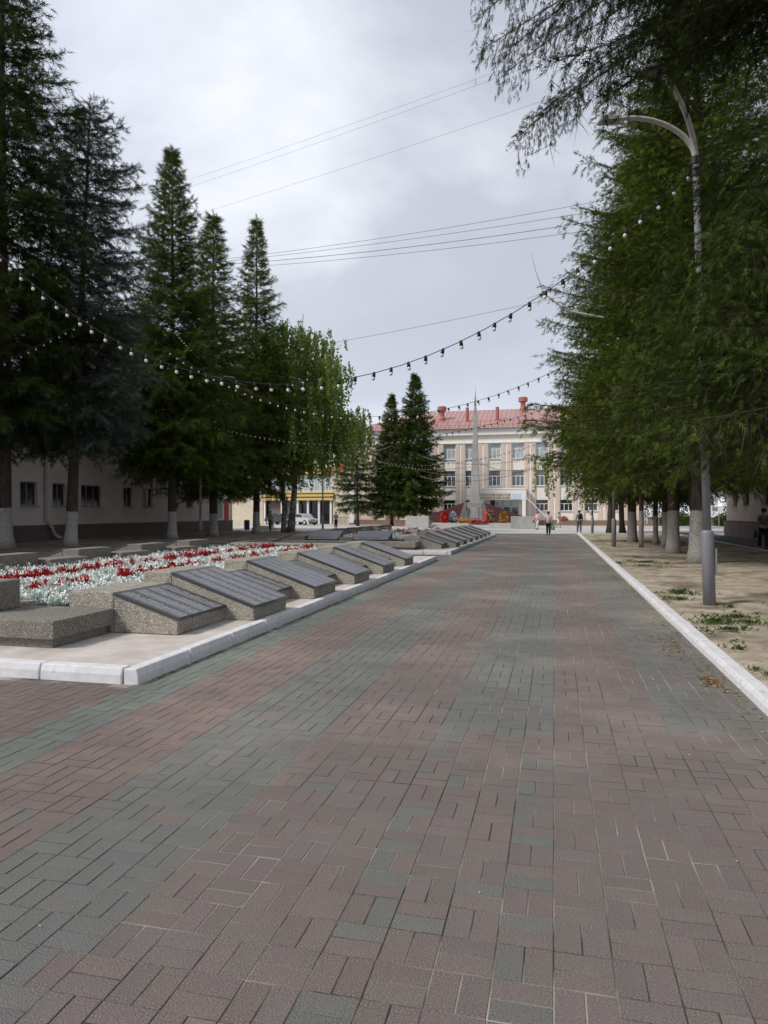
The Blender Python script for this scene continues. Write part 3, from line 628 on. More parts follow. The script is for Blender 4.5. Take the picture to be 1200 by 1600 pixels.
class Crown:
    def __init__(s): s.P = []; s.D = []; s.L = []; s.W = []; s.C = []; s.tv = []; s.tc = []; s.limb = MB()
    def branch(s, z, az, L_, pitch, droop, lift, step, hang, sl, sw, tint, dead=0.0, start=0.18, twig=True, l2max=1.1, sparse=1.0, tx=0.0, ty=0.0, q2=0.075, lr=1.0):
        out = np.array((math.cos(az), math.sin(az), 0)); side = np.array((-math.sin(az), math.cos(az), 0)); upv = np.array((0, 0, 1.0))
        wob = rng.normal(0, 0.05)
        def pos(t): 
            t = np.asarray(t)[:, None]; return np.array((tx, ty, z))+out*(L_*t*0.98)+side*(L_*wob*t*t)+upv*(L_*(math.tan(pitch)*t-droop*t*t+lift*t**4))
        n = max(3, int(L_*(1-start)/step)); ts = np.linspace(start, 1.0, n)+rng.uniform(-.3, .3, n)*step/L_; ts = np.clip(ts, 0.05, 1)
        base = pos(ts); tan = pos(np.clip(ts+0.03, 0, 1.05))-pos(ts-0.03); tan /= np.linalg.norm(tan, axis=1)[:, None]
        pts = pos(np.linspace(0, 1, 7)); r0 = (0.008+0.0085*L_)*lr
        s.limb.tube([tuple(p) for p in pts], [r0*(1-0.85*i/6) for i in range(7)], 4, cap=False)
        for sg in (1, -1):
            keep = rng.uniform(0, 1, n) < sparse
            b0, t0, tt = base[keep], tan[keep], ts[keep]; k = len(b0)
            if k == 0: continue
            l2 = (np.minimum(l2max, 0.42*L_)*(1-0.62*tt)+0.14)*rng.uniform(0.6, 1.25, k)
            fwd = rng.uniform(0.35, 0.8, k)
            d0 = t0*fwd[:, None]+side*(sg*rng.uniform(0.6, 1.0, k))[:, None]; d0[:, 2] += rng.uniform(-0.25, 0.05, k); d0 /= np.linalg.norm(d0, axis=1)[:, None]
            hg = hang*rng.uniform(0.5, 1.3, k)
            m_ = max(2, int(l2max/q2))
            q = np.linspace(0.08, 1.0, m_)
            for qi in q:
                use = rng.uniform(0, 1, k) < np.clip(l2/l2max*1.25, 0.25, 1.0)
                if not use.any(): continue
                b, dd, ll, h2 = b0[use], d0[use], l2[use], hg[use]
                p = b+dd*(ll*qi)[:, None]*(1-0.25*np.minimum(h2, 1)*qi)[:, None]; p[:, 2] -= ll*h2*qi**1.6
                td = dd.copy(); td[:, 2] -= h2*1.6*qi**0.6; td += rng.normal(0, 0.55, td.shape); p += rng.normal(0, 0.022, p.shape)
                kk = len(p); isdead = rng.uniform(0, 1, kk) < dead*(1.25-tt[use])
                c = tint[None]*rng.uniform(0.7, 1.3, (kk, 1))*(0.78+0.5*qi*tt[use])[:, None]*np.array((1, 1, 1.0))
                c[:, 0] *= rng.uniform(0.85, 1.2, kk)
                lnn = sl*rng.uniform(0.75, 1.25, kk); wdd = sw*rng.uniform(0.75, 1.2, kk)
                if dead > 0:
                    dp = p[isdead]; 
                    if len(dp):
                        s.tv.append(strip_tris(dp, dp+td[isdead]*0.0+np.stack([rng.normal(0, .16, len(dp)), rng.normal(0, .16, len(dp)), -rng.uniform(.1, .45, len(dp))], 1), 0.0045)); s.tc.append(np.repeat(np.array([[0.085, 0.068, 0.058]])*rng.uniform(.7, 1.4, (len(dp), 1)), 3, 0))
                    g = ~isdead; p, td, lnn, wdd, c = p[g], td[g], lnn[g], wdd[g], c[g]
                s.P.append(p); s.D.append(td); s.L.append(lnn); s.W.append(wdd); s.C.append(c)
            if twig:
                e1 = b0+d0*(l2*0.55)[:, None]; e1[:, 2] -= l2*hg*0.4; e2 = b0+d0*(l2*0.8)[:, None]; e2[:, 2] -= l2*hg
                s.tv.append(strip_tris(b0, e1, 0.006)); s.tv.append(strip_tris(e1, e2, 0.004)); s.tc.append(np.full((k*6, 3), 0.05)*np.array((1, .82, .7)))
        # leader sprigs along the branch itself
        p = pos(np.linspace(0.3, 1.0, max(4, int(L_/0.09)))); 
        d = np.repeat((out+0.2*upv)[None], len(p), 0)+rng.normal(0, .35, p.shape)
        s.P.append(p); s.D.append(d); s.L.append(np.full(len(p), sl)); s.W.append(np.full(len(p), sw)); s.C.append(tint[None]*rng.uniform(.8, 1.35, (len(p), 1)))
    def mesh(s, name, pairs, bark):
        P_ = np.concatenate(s.P); V, F, C = sprig_mesh(name, P_, np.concatenate(s.D), np.concatenate(s.L), np.concatenate(s.W), np.concatenate(s.C), None, pairs=pairs)
        mi = np.zeros(len(F), dtype=np.int32)
        if s.tv:
            tv = np.concatenate(s.tv); tc = np.concatenate(s.tc); F2 = np.arange(len(tv)).reshape(-1, 3)+len(V)
            V = np.concatenate([V, tv]); C = np.concatenate([C, tc]); F = np.concatenate([F, F2]); mi = np.concatenate([mi, np.zeros(len(F2), dtype=np.int32)])
        lv = np.array(s.limb.v); lf = np.array(s.limb.f)
        tri = np.concatenate([lf[:, [0, 1, 2]], lf[:, [0, 2, 3]]])+len(V)
        V = np.concatenate([V, lv]); C = np.concatenate([C, np.full((len(lv), 3), 0.1)]); F = np.concatenate([F, tri]); mi = np.concatenate([mi, np.ones(len(tri), dtype=np.int32)])
        return np_mesh(name, V, F, [M['needles'], bark], mi=mi, col=C)
def trunk_mesh(H, r0, bark, flare=1.45, n=12, seed=0, lean=0.0):
    rr = random.Random(seed); mb = MB(); pts = []; rad = []
    zs = [-0.06, 0.06, 0.2, 0.45, 0.9, 1.6, 2.6, 4]+[4+(H-4)*k/8 for k in range(1, 9)]
    for z in zs:
        t = max(0, z)/H; f = 1+(flare-1)*math.exp(-max(0, z)/0.28)
        pts.append((rr.uniform(-.02, .02)*min(1, max(z, 0))+lean*t*H, rr.uniform(-.02, .02)*min(1, max(z, 0)), z)); rad.append(r0*f*(1-0.93*t))
    mb.tube(pts, rad, n)
    for i, v in enumerate(mb.v):          # root buttresses
        if v[2] < 0.5:
            q = math.atan2(v[1], v[0]); k = 1+0.10*math.sin(5*q+seed)*(1-max(0, v[2])/0.5); mb.v[i] = (v[0]*k, v[1]*k, v[2])
    me = mb.mesh('trunk', [bark], smooth=True); return me
def spruce_crown(seed, H, Rm, z0, whorl, nb, step, hang, sl, sw, pairs, tint, power=0.8, dead=0.0, gap=0.06, l2max=1.1, pitch=(-0.25, 0.5), droop=0.22, zstop=None, bark=None, jit=(0.65, 1.08), q2=0.075):
    global rng
    rng = np.random.default_rng(seed); rr = random.Random(seed); c = Crown(); z = z0; a0 = 0
    while z < H-0.15:
        t = (z-z0)/(H-z0); L_ = Rm*max(0.03, (1-t))**power
        if t < 0.08: L_ *= 0.72+3.2*t
        n = max(4, int(nb*(0.75+0.35*(1-t))))
        a0 += rr.uniform(0.4, 1.2)
        for k in range(n):
            if rr.random() < gap and t > 0.05: continue
            l = L_*rr.uniform(*jit)
            if l < 0.12: continue
            pt = pitch[0]+(pitch[1]-pitch[0])*t**0.8+rr.uniform(-.09, .09)
            c.branch(z+rr.uniform(-.15, .15)*whorl, a0+2*math.pi*k/n+rr.uniform(-.25, .25), l, pt, droop*(1-0.5*t), 0.16, step, hang*(1-0.55*t)*rr.uniform(.7, 1.2), sl, sw, np.array(tint)*rr.uniform(.8, 1.2),
                     dead=dead*max(0, 1-t*4.5), l2max=l2max, q2=q2)
        z += whorl*(1-0.45*t)*rr.uniform(.8, 1.2)
    # leader
    k = 14; zz = np.linspace(H-0.9, H+0.15, k); p = np.stack([np.zeros(k), np.zeros(k), zz], 1)
    c.P.append(p); c.D.append(np.stack([rng.normal(0, .6, k), rng.normal(0, .6, k), np.full(k, 0.9)], 1)); c.L.append(np.full(k, sl)); c.W.append(np.full(k, sw)); c.C.append(np.repeat(np.array(tint)[None], k, 0))
    return c, bark
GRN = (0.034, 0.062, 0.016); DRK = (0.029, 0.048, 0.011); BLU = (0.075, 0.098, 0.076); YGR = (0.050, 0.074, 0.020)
def place_tree(name, crown_me, trunk_me, loc, rz, sc, label, cat='spruce tree', group=None, tintc=(1, 1, 1), leanx=0, leany=0):
    t = empty(name, loc, rz); t.scale = sc if isinstance(sc, tuple) else (sc, sc, sc)
    t.rotation_euler = (leanx, leany, rz)
    a = link('trunk', trunk_me, t); b = link('crown', crown_me, t); b.color = (*tintc, 1)
    return tag(t, label, cat, group)
# --- right-hand row (weeping, broad)
cw1, _ = spruce_crown(101, 20.0, 5.5, 3.0, 0.46, 8, 0.18, 0.50, 0.165, 0.062, 2, (0.068, 0.100, 0.015), power=0.72, dead=0.35, l2max=1.1, pitch=(0.0, 0.5), droop=0.22, q2=0.068, gap=0.03)
CW1 = cw1.mesh('broad_spruce_crown', 2, M['bark_bare'])
TR1 = trunk_mesh(19.5, 0.25, M['bark'], seed=1); TR2 = trunk_mesh(20.5, 0.23, M['bark'], seed=2, flare=1.35)
RG = 'spruces in the right-hand row'
place_tree('spruce_tree', CW1, TR1, (4.26, 23.3, 0.03), 0.4, 1.0, 'right row spruce with thick limewashed trunk just behind the near lamp post', group=RG)
place_tree('spruce_tree', CW1, TR2, (4.38, 28.7, 0.03), 2.0, 1.0, 'right row spruce, second limewashed trunk left of the near lamp post', group=RG)
place_tree('spruce_tree', CW1, TR2, (4.95, 34.2, 0.03), 3.9, 0.96, 'right row spruce, third trunk, half hidden behind the second', group=RG)
place_tree('spruce_tree', CW1, TR2, (3.86, 38.2, 0.03), 5.2, (1.0, 1.0, 0.98), 'right row spruce with broad limewashed trunk beside the slim white post', group=RG)
place_tree('spruce_tree', CW1, trunk_mesh(19.0, 0.15, M['bark'], seed=6), (4.75, 36.3, 0.03), 1.4, (0.8, 0.8, 0.86), 'right row spruce with slim limewashed trunk between two thick ones', group=RG)
place_tree('spruce_tree', CW1, TR2, (6.6, 45.5, 0.03), 1.0, (0.95, 0.95, 0.95), 'right row spruce farthest back, before the leafy trees', group=RG)
# --- the two nearest trees, their trunks right of the picture
def near_tree():
    global rng
    rng = np.random.default_rng(77); rr = random.Random(77); c = Crown(); z = 3.2; a0 = 0.3
    H, Rm = 19.0, 5.0
    while z < H-1:
        t = (z-3.2)/(H-3.2); L_ = Rm*(1-t)**0.7; a0 += rr.uniform(.5, 1.2); n = max(4, int(7*(0.75+0.3*(1-t))))
        for k in range(n):
            az = a0+2*math.pi*k/n+rr.uniform(-.2, .2); dx, dy = math.cos(az), math.sin(az)
            l = L_*rr.uniform(.75, 1.05)
            if z < 7.6 and dx < 0.1: l = min(l, 2.4)
            if z < 5.4 and (dx < 0.2 or dy < -0.4): continue          # pruned on the path side
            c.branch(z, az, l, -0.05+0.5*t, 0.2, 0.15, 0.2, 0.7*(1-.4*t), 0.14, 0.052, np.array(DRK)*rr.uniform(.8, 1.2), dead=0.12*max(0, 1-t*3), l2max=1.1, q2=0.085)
        z += 0.5*(1-.35*t)*rr.uniform(.85, 1.2)
    # long limbs reaching out over the path, thinly clothed, with bare hanging twigs
    for k in range(17):                      # long thin limbs over the path
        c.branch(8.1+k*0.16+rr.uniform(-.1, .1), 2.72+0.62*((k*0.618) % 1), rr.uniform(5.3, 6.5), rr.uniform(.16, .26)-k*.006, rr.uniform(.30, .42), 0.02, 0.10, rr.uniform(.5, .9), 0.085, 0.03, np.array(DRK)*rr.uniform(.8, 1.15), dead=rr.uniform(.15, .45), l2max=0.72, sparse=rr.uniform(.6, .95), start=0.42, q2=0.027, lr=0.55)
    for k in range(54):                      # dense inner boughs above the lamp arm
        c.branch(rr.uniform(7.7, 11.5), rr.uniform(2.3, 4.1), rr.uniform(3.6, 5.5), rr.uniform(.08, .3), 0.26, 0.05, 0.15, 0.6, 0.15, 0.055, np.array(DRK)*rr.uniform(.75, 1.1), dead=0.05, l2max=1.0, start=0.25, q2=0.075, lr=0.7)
    return c
def low_boughs():
    global rng
    rng = np.random.default_rng(88); rr = random.Random(88); c = Crown()
    for k in range(84):
        z = 3.0+3.4*(k/84)
        c.branch(z+rr.uniform(-.2, .2), math.pi+rr.uniform(-1.25, 0.8), rr.uniform(2.9, 3.7)*(1-.25*(k/84)), rr.uniform(-.02, .12), 0.24, 0.1, 0.15, 0.6, 0.12, 0.046, np.array((0.044, 0.068, 0.013))*rr.uniform(.8, 1.2), dead=0.35*max(0, 1-k/20), l2max=0.95, start=0.3, q2=0.06, lr=0.7)
    for k in range(34):
        c.branch(6.3+k*.3, k*2.4, (1.7+.5*math.cos(k*2.4))*(1-k/50), 0.15, 0.22, 0.1, 0.2, 0.6, 0.15, 0.055, np.array(DRK)*rr.uniform(.8, 1.2), l2max=0.9, start=0.2, q2=0.09)
    return c
LB = low_boughs().mesh('low_bough_crown', 2, M['bark_bare'])
NT = near_tree().mesh('overhanging_crown', 2, M['bark_bare'])
place_tree('spruce_tree', NT, TR1, (5.3, 8.6, 0.03), 0.0, 1.0, 'nearest spruce overhead, long thin limbs hanging into the top right corner', group=RG)
place_tree('spruce_tree', LB, TR1, (4.35, 10.6, 0.03), 0.0, 1.0, 'spruce hiding the middle of the near lamp post, its trunk right of the picture', group=RG)
place_tree('spruce_tree', CW1, TR1, (7.4, 18.2, 0.03), 2.6, (1.0, 1.0, 1.0), 'dark spruce at the right edge of picture, behind the lamp arm', group=RG, tintc=(0.75, 0.8, 0.8))
# --- left-hand row
cs1, _ = spruce_crown(201, 26.0, 4.8, 4.9, 0.52, 7, 0.25, 0.55, 0.31, 0.115, 2, (0.037, 0.060, 0.014), power=0.66, gap=0.07, l2max=1.15, pitch=(-0.16, 0.35), jit=(0.55, 1.1), q2=0.1)
CS1 = cs1.mesh('tall_spruce_crown', 2, M['bark_bare'])
cs2, _ = spruce_crown(202, 20.6, 4.3, 5.2, 0.54, 7, 0.25, 0.45, 0.30, 0.115, 2, BLU, power=0.5, gap=0.12, l2max=1.1, pitch=(-0.22, 0.5), jit=(0.5, 1.12), q2=0.1)
CS2 = cs2.mesh('blue_spruce_crown', 2, M['bark_bare'])
cs3, _ = spruce_crown(203, 22.6, 4.4, 4.4, 0.46, 7, 0.25, 0.5, 0.33, 0.125, 2, (0.070, 0.106, 0.020), power=0.8, gap=0.04, l2max=1.2, pitch=(-0.18, 0.6), q2=0.1)
CS3 = cs3.mesh('pointed_spruce_crown', 2, M['bark_bare'])
cs4, _ = spruce_crown(204, 23.0, 3.9, 3.6, 0.50, 7, 0.28, 0.5, 0.36, 0.135, 2, (0.080, 0.114, 0.022), power=0.78, gap=0.08, l2max=1.05, pitch=(-0.24, 0.55), jit=(0.5, 1.1), q2=0.11)
CS4 = cs4.mesh('slim_spruce_crown', 2, M['bark_bare'])
LG = 'spruces in the left-hand row'
TL1 = trunk_mesh(25, 0.36, M['bark'], seed=11); TL2 = trunk_mesh(20.2, 0.27, M['bark'], seed=12); TL3 = trunk_mesh(22.0, 0.26, M['bark'], seed=13, flare=1.6)
place_tree('spruce_tree', CS1, TL1, (-23.1, 25.9, 0), 0.2, (1.12, 1.12, 1.1), 'tallest dark spruce at left edge, top above the picture', group=LG)
place_tree('spruce_tree', CS2, TL2, (-21.4, 28.1, 0), 1.1, 1.0, 'grey-blue spruce with ragged broken top and leaning limewashed trunk', group=LG, leany=0.045)
place_tree('spruce_tree', CS3, TL3, (-21.6, 37.3, 0), 0.0, 1.0, 'pointed dark green spruce, third trunk from left beside the grey pole', group=LG)
place_tree('spruce_tree', CS4, TL3, (-21.8, 42.8, 0), 2.2, (1.1, 1.1, 0.92), 'thin-topped spruce right of the grey pole, low drooping foliage', group=LG)
place_tree('spruce_tree', CS4, TL3, (-21.2, 48.4, 0), 4.0, 1.0, 'slim pointed spruce with tall limewashed trunk beside the birch', group=LG)
place_tree('spruce_tree', CS1, TL1, (-21.0, 18.0, 0), 3.0, 1.0, 'dark spruce just outside the left edge of picture, boughs entering', group=LG)
# --- far spruces before the museum
cf, _ = spruce_crown(301, 17.4, 4.5, 2.2, 0.55, 7, 0.30, 0.40, 0.40, 0.15, 2, (0.052, 0.080, 0.018), power=0.85, gap=0.05, l2max=1.1, pitch=(-0.12, 0.6))
CF = cf.mesh('far_spruce_crown', 2, M['bark_bare'])
cf2, _ = spruce_crown(302, 12.4, 3.9, 2.3, 0.62, 6, 0.34, 0.30, 0.38, 0.13, 2, (0.046, 0.072, 0.024), power=0.95, gap=0.1, l2max=0.9, pitch=(-0.15, 0.6))
CF2 = cf2.mesh('open_spruce_crown', 2, M['bark_bare'])
TF = trunk_mesh(16.5, 0.22, M['bark_bare'], seed=21)
FG = 'spruces in front of the museum'
place_tree('spruce_tree', CF, TF, (-15.6, 80.5, 0), 0.5, 1.0, 'tallest of three far spruces, touching the museum windows', group=FG)
place_tree('spruce_tree', CF, TF, (-18.6, 81.5, 0), 2.6, (0.85, 0.85, 0.88), 'middle of three far spruces before the museum', group=FG, tintc=(1.35, 1.2, 1.0))
place_tree('spruce_tree', CF2, trunk_mesh(11.8, 0.16, M['bark_bare'], seed=22), (-22.2, 79.5, 0), 1.6, 1.0, 'smallest of three far spruces, open tiered branches with bent trunk', group=FG, leany=-0.03)

# --- broadleaf trees
def leafy_crown(seed, H, Rm, z0, n_limb, strands, slen, leaf, tint, top=0.9, cx=0.0, density=0.085):
    global rng
    rng = np.random.default_rng(seed); rr = random.Random(seed); lim = MB(); C = []; ST = []
    for i in range(n_limb):
        t = (i+0.5)/n_limb; z = z0+(H*0.78-z0)*t; az = i*2.4+rr.uniform(-.4, .4); L_ = Rm*(1-0.55*t)*rr.uniform(.6, 1.1); rise = (H-z)*rr.uniform(.15, .6)
        pts = [(cx*z/H+L_*s*math.cos(az), L_*s*math.sin(az), z+rise*(s-0.35*s*s)) for s in (0, .25, .5, .75, 1)]
        lim.tube(pts, [0.07*(1-t*.5), .05, .035, .022, .01], 5, cap=False)
        for k in range(strands):
            s = rr.uniform(.22, 1.0)**0.8; j = min(3, int(s*4)); f = s*4-j; p0 = np.array(pts[j])*(1-f)+np.array(pts[min(4, j+1)])*f
            off = np.array((rr.gauss(0, .45), rr.gauss(0, .45), rr.uniform(-.2, .7))); p0 = p0+off; ST.append((p0-off, p0))
            l = slen*rr.uniform(.35, 1.25)*(0.6 if t > .75 else 1); m_ = max(3, int(l/density))
            q = np.linspace(0, 1, m_); sw = rr.uniform(-.25, .25); az2 = rr.uniform(0, 6.28)
            p = p0+np.stack([q*l*sw*math.cos(az2), q*l*sw*math.sin(az2), -q*l], 1)+rng.normal(0, .07, (m_, 3)); C.append(p); ST.append((p0, p[-1]))
    C = np.concatenate(C); n = len(C)
    D = rng.normal(0, 1, (n, 3)); D[:, 2] -= 0.9; D /= np.linalg.norm(D, axis=1)[:, None]; S = np.cross(D, rng.normal(0, 1, (n, 3))); S /= np.linalg.norm(S, axis=1)[:, None]
    sz = leaf*rng.uniform(.7, 1.3, n)[:, None]
    A, B = D*sz, S*sz*0.62
    V = np.stack([C-A, C-B*1.0, C+A, C+B*1.0], 1).reshape(-1, 3); F = np.arange(n*4).reshape(n, 4)
    col = np.repeat(np.array(tint)[None]*rng.uniform(.6, 1.45, (n, 1))*np.stack([rng.uniform(.85, 1.3, n), np.ones(n), rng.uniform(.7, 1.1, n)], 1), 4, 0)
    me = np_mesh('crown', V, F, [M['leaves']], col=col)
    for a, b in ST: lim.tube([tuple(a), tuple(b)], [.008, .004], 3, cap=False)
    return me, lim
def place_leafy(name, me, lim, H, r0, loc, rz, sc, label, bark, cat='tree', group=None, stems=1, cxl=0.0, tintc=(1, 1, 1)):
    t = empty(name, loc, rz); t.scale = (sc, sc, sc)
    if not hasattr(place_leafy, 'cache'): place_leafy.cache = {}
    key = (me.name, bark.name)
    if key not in place_leafy.cache:
        mb = MB(); 
        for s in range(stems):
            o = 0.0 if s == 0 else -0.62
            pts = [(o+cxl*k/10*(1 if s == 0 else -0.3)+(0.12*math.sin(k*.7+s)), 0.06*math.cos(k*.9+s), -0.05+H*.93*k/10*(1 if s == 0 else .8)) for k in range(11)]
            mb.tube(pts, [r0*(1-.3*(s > 0))*(1.35 if k == 0 else 1)*(1-.09*k) for k in range(11)], 9)
        place_leafy.cache[key] = mb.mesh('trunk', [bark], True)
        lm = lim.mesh('branches', [M['bark_bare']]); place_leafy.cache[key+('l',)] = lm
    link('trunk', place_leafy.cache[key], t); c = link('crown', me, t); c.color = (*tintc, 1); link('branches', place_leafy.cache[key+('l',)], t)
    return tag(t, label, cat, group)
bme, blim = leafy_crown(401, 18.4, 7.0, 3.6, 50, 36, 2.8, 0.125, (0.25, 0.35, 0.10), density=0.058)
place_leafy('birch_tree', bme, blim, 18.4, 0.27, (-20.0, 52.2, 0), 0.4, 1.0, 'weeping birch with two leaning stems beyond the left spruces', M['birch_bark'], 'birch tree', stems=2, cxl=0.9)
b2, bl2 = leafy_crown(402, 15.0, 5.2, 3.0, 30, 28, 2.6, 0.11, (0.21, 0.27, 0.05), density=0.065)
place_leafy('birch_tree', b2, bl2, 15.0, 0.24, (4.0, 54.6, 0), 1.1, 1.0, 'leafy tree with dark trunk at far end of the right row', M['bark_bare'], 'tree', group='leafy trees at the end of the right row')
place_leafy('birch_tree', b2, bl2, 15.0, 0.24, (5.1, 57.4, 0), 3.1, 0.97, 'leafy tree with dark trunk behind the slim limewashed trunk', M['bark_bare'], 'tree', group='leafy trees at the end of the right row')
b3, bl3 = leafy_crown(403, 12.0, 5.0, 1.4, 24, 26, 2.0, 0.11, (0.035, 0.065, 0.02), density=0.10)
for i, (x, y, s, lab) in enumerate(((11.5, 76, .8, 'dark leafy tree left of the stuccoed corner building, beyond the plaza'), (17.5, 70, .9, 'dark leafy tree directly behind the stuccoed corner building'), (23.5, 84, 1.0, 'rightmost dark leafy tree beyond the plaza'), (15.0, 96, 1.1, 'farthest dark leafy tree beyond the plaza, behind the others'))):
    place_leafy('park_tree', b3, bl3, 12, .2, (x, y, 0), i*1.3, s, lab, M['bark_bare'], 'tree', 'dark trees beyond the plaza')
rng = np.random.default_rng(5)

# ================================================================== BUILDINGS
def facade(mb, s0, s1, z0, z1, openings, tf, depth=0.18, mi=0):
    """wall in the (s,z) plane with holes; tf(s, z, d) -> world, d = depth inwards"""
    ss = sorted(set([s0, s1]+[v for o in openings for v in o[:2]])); zs = sorted(set([z0, z1]+[v for o in openings for v in o[2:]]))
    for i in range(len(ss)-1):
        for j in range(len(zs)-1):
            sm, zm = (ss[i]+ss[i+1])/2, (zs[j]+zs[j+1])/2
            if any(o[0] < sm < o[1] and o[2] < zm < o[3] for o in openings): continue
            mb.add([tf(ss[i], zs[j], 0), tf(ss[i+1], zs[j], 0), tf(ss[i+1], zs[j+1], 0), tf(ss[i], zs[j+1], 0)], [(0, 1, 2, 3)], mi)
    for a, b, c, d in openings:
        q = [(a, c), (b, c), (b, d), (a, d)]
        for k in range(4):
            p, r_ = q[k], q[(k+1) % 4]; mb.add([tf(*p, 0), tf(*r_, 0), tf(*r_, depth), tf(*p, depth)], [(0, 1, 2, 3)], mi)
WCACHE = {}
def window(parent, w, h, loc, rz, style, fm, gm, sill=None):
    """window object standing in x-z plane, origin bottom left, outside towards -y; > pane(s), sill"""
    key = (round(w, 2), round(h, 2), style, fm.name)
    if key not in WCACHE:
        f = 0.06; mb = MB(); mb.box(0, w, 0, .06, 0, f); mb.box(0, w, 0, .06, h-f, h); mb.box(0, f, 0, .06, f, h-f); mb.box(w-f, w, 0, .06, f, h-f)
        cells = []
        if style == 'two': mb.box(w/2-.035, w/2+.035, .002, .058, f, h-f); cells = [(f, w/2-.035, f, h-f), (w/2+.035, w-f, f, h-f)]
        elif style == 'three':
            for q in (1/3, 2/3): mb.box(w*q-.03, w*q+.03, .002, .058, f, h-f)
            cells = [(f, w/3-.03, f, h-f), (w/3+.03, w*2/3-.03, f, h-f), (w*2/3+.03, w-f, f, h-f)]
        elif style == 'tbar':
            zt = h*.63; mb.box(f, w-f, .002, .058, zt-.035, zt+.035); cells = [(f, w-f, zt+.035, h-f)]
            for q in (1/3, 2/3): mb.box(w*q-.035, w*q+.035, .003, .057, f, zt-.035)
            cells += [(f, w/3-.035, f, zt-.035), (w/3+.035, w*2/3-.035, f, zt-.035), (w*2/3+.035, w-f, f, zt-.035)]
        elif style == 'grid':
            for q in (.25, .5, .75): mb.box(w*q-.03, w*q+.03, .002, .058, f, h-f)
            for q in (.4, .72): mb.box(f, w-f, .004, .056, h*q-.025, h*q+.025)
            cells = [(f, w-f, f, h-f)]
        WCACHE[key] = (mb.mesh('window', [fm]), cells)
    me, cells = WCACHE[key]
    o = link('window', me, parent, loc, (0, 0, rz))
    for i, (a, b, c, d) in enumerate(cells):
        pk = key+(i, gm.name)
        if pk not in WCACHE: WCACHE[pk] = MB().box(a, b, .022, .034, c, d).mesh('pane', [gm])
        link('pane', WCACHE[pk], o)
    if sill:
        sk = ('sill', round(w, 2), sill.name)
        if sk not in WCACHE: WCACHE[sk] = MB().box(-.06, w+.06, -.26, 0.0, -.05, 0.0).mesh('sill', [sill])
        link('sill', WCACHE[sk], o)
    return o
# ---------------- left pink stucco building (long wall at X=-27 facing the path)
lb = empty('apartment_building', (-27, 15, 0))
Y0, Y1, HW = 8.0, 56.5, 13.7
op = []; win = []
col_s = [(31.5, 1.3, 'two'), (33.95, 1.15, 'two'), (36.4, 2.0, 'three'), (40.6, 1.1, 'two'), (42.75, 1.3, 'two'), (46.2, 1.3, 'two'), (48.6, 1.1, 'two'), (28.6, 1.3, 'two'), (25.8, 1.3, 'two'), (51.3, 1.2, 'two')]
for fl in range(5):
    zb = 1.93+3.3*fl
    for (y, w, st) in col_s:
        if fl == 0 and y == 51.3: continue
        h = 1.28 if fl == 0 else 1.5
        op.append((y, y+w, zb, zb+h)); win.append((y, zb, w, h, st))
mb = MB(); tf = lambda s, z, d: (-d, s-15, z)       # wall plane, outside is +x
facade(mb, Y0, Y1, 0.86, HW, [o for o in op if o[3] < HW], tf, 0.2)
mb.add([(0, Y1-15, 0), (-14, Y1-15, 0), (-14, Y1-15, HW), (0, Y1-15, HW)], [(0, 1, 2, 3)])
mb.add([(0, Y0-15, 0), (-14, Y0-15, 0), (-14, Y0-15, HW), (0, Y0-15, HW)], [(0, 3, 2, 1)])
mb.add([(0, Y0-15, HW), (0, Y1-15, HW), (-14, Y1-15, HW), (-14, Y0-15, HW)], [(0, 1, 2, 3)])
mb.build('wall', M['stucco'], lb)
for (y, zb, w, h, st) in win:
    if zb+h < HW: window(lb, w, h, (-0.16, y-15+0.0, zb), R(90), st, M['pvc_grey'], M['glass_dark'], M['pvc_grey'])
MB().box(-0.02, 0.40, Y0-15.2, Y1-14.8, HW-0.2, HW+0.15).build('cornice', M['stucco'], lb)
MB().prism_y([(-14.4, HW+.15), (0.6, HW+.15), (-7, HW+2.9)], Y0-15.3, Y1-14.7).build('roof', M['roof_red'], lb)
MB().box(-0.4, 0.055, Y0-15, Y1-15, -0.06, 0.84).build('plinth_backing', M['grout'], lb)
tile_me = MB().box(0, 0.022, 0.006, 0.394, 0.006, 0.274).mesh('tile', [M['plinth_tile']])
for i in range(int((Y1-21)/0.4)):
    for j in range(3):
        link('tile', tile_me, lb, (0.057, 21-15+i*0.4, 0.01+j*0.28), (0, 0, 0))
MB().box(0.0, 0.11, Y0-15, Y1-15, 0.845, 0.90).build('plinth_ledge', M['roof_grey'], lb)
dp = [(0.12, 18.3, 14), (0.12, 18.3, 2.0), (0.12, 18.3, 1.2), (0.2, 18.42, 0.98), (0.26, 18.6, 0.75), (0.26, 18.75, 0.42), (0.34, 18.95, 0.22), (0.42, 19.2, 0.17)]
MB().tube(dp, 0.085, 10).build('drainpipe', M['arm_grey'], lb, smooth=True)
# corner shop front at far end
MB().box(-0.02, 0.06, 53.0-15, 56.0-15, 0.95, 3.0).build('shop_front', M['frame_white'], lb)
MB().box(0.062, 0.075, 53.2-15, 54.5-15, 1.05, 2.8).build('shop_window', M['glass_sky'], lb)
MB().box(0.065, 0.11, 54.9-15, 55.6-15, 0.9, 2.7).build('shop_panel', M['red_cloth'], lb)
tag(lb, 'long pinkish stucco apartment house behind the left spruces, brown tiled plinth', 'building')
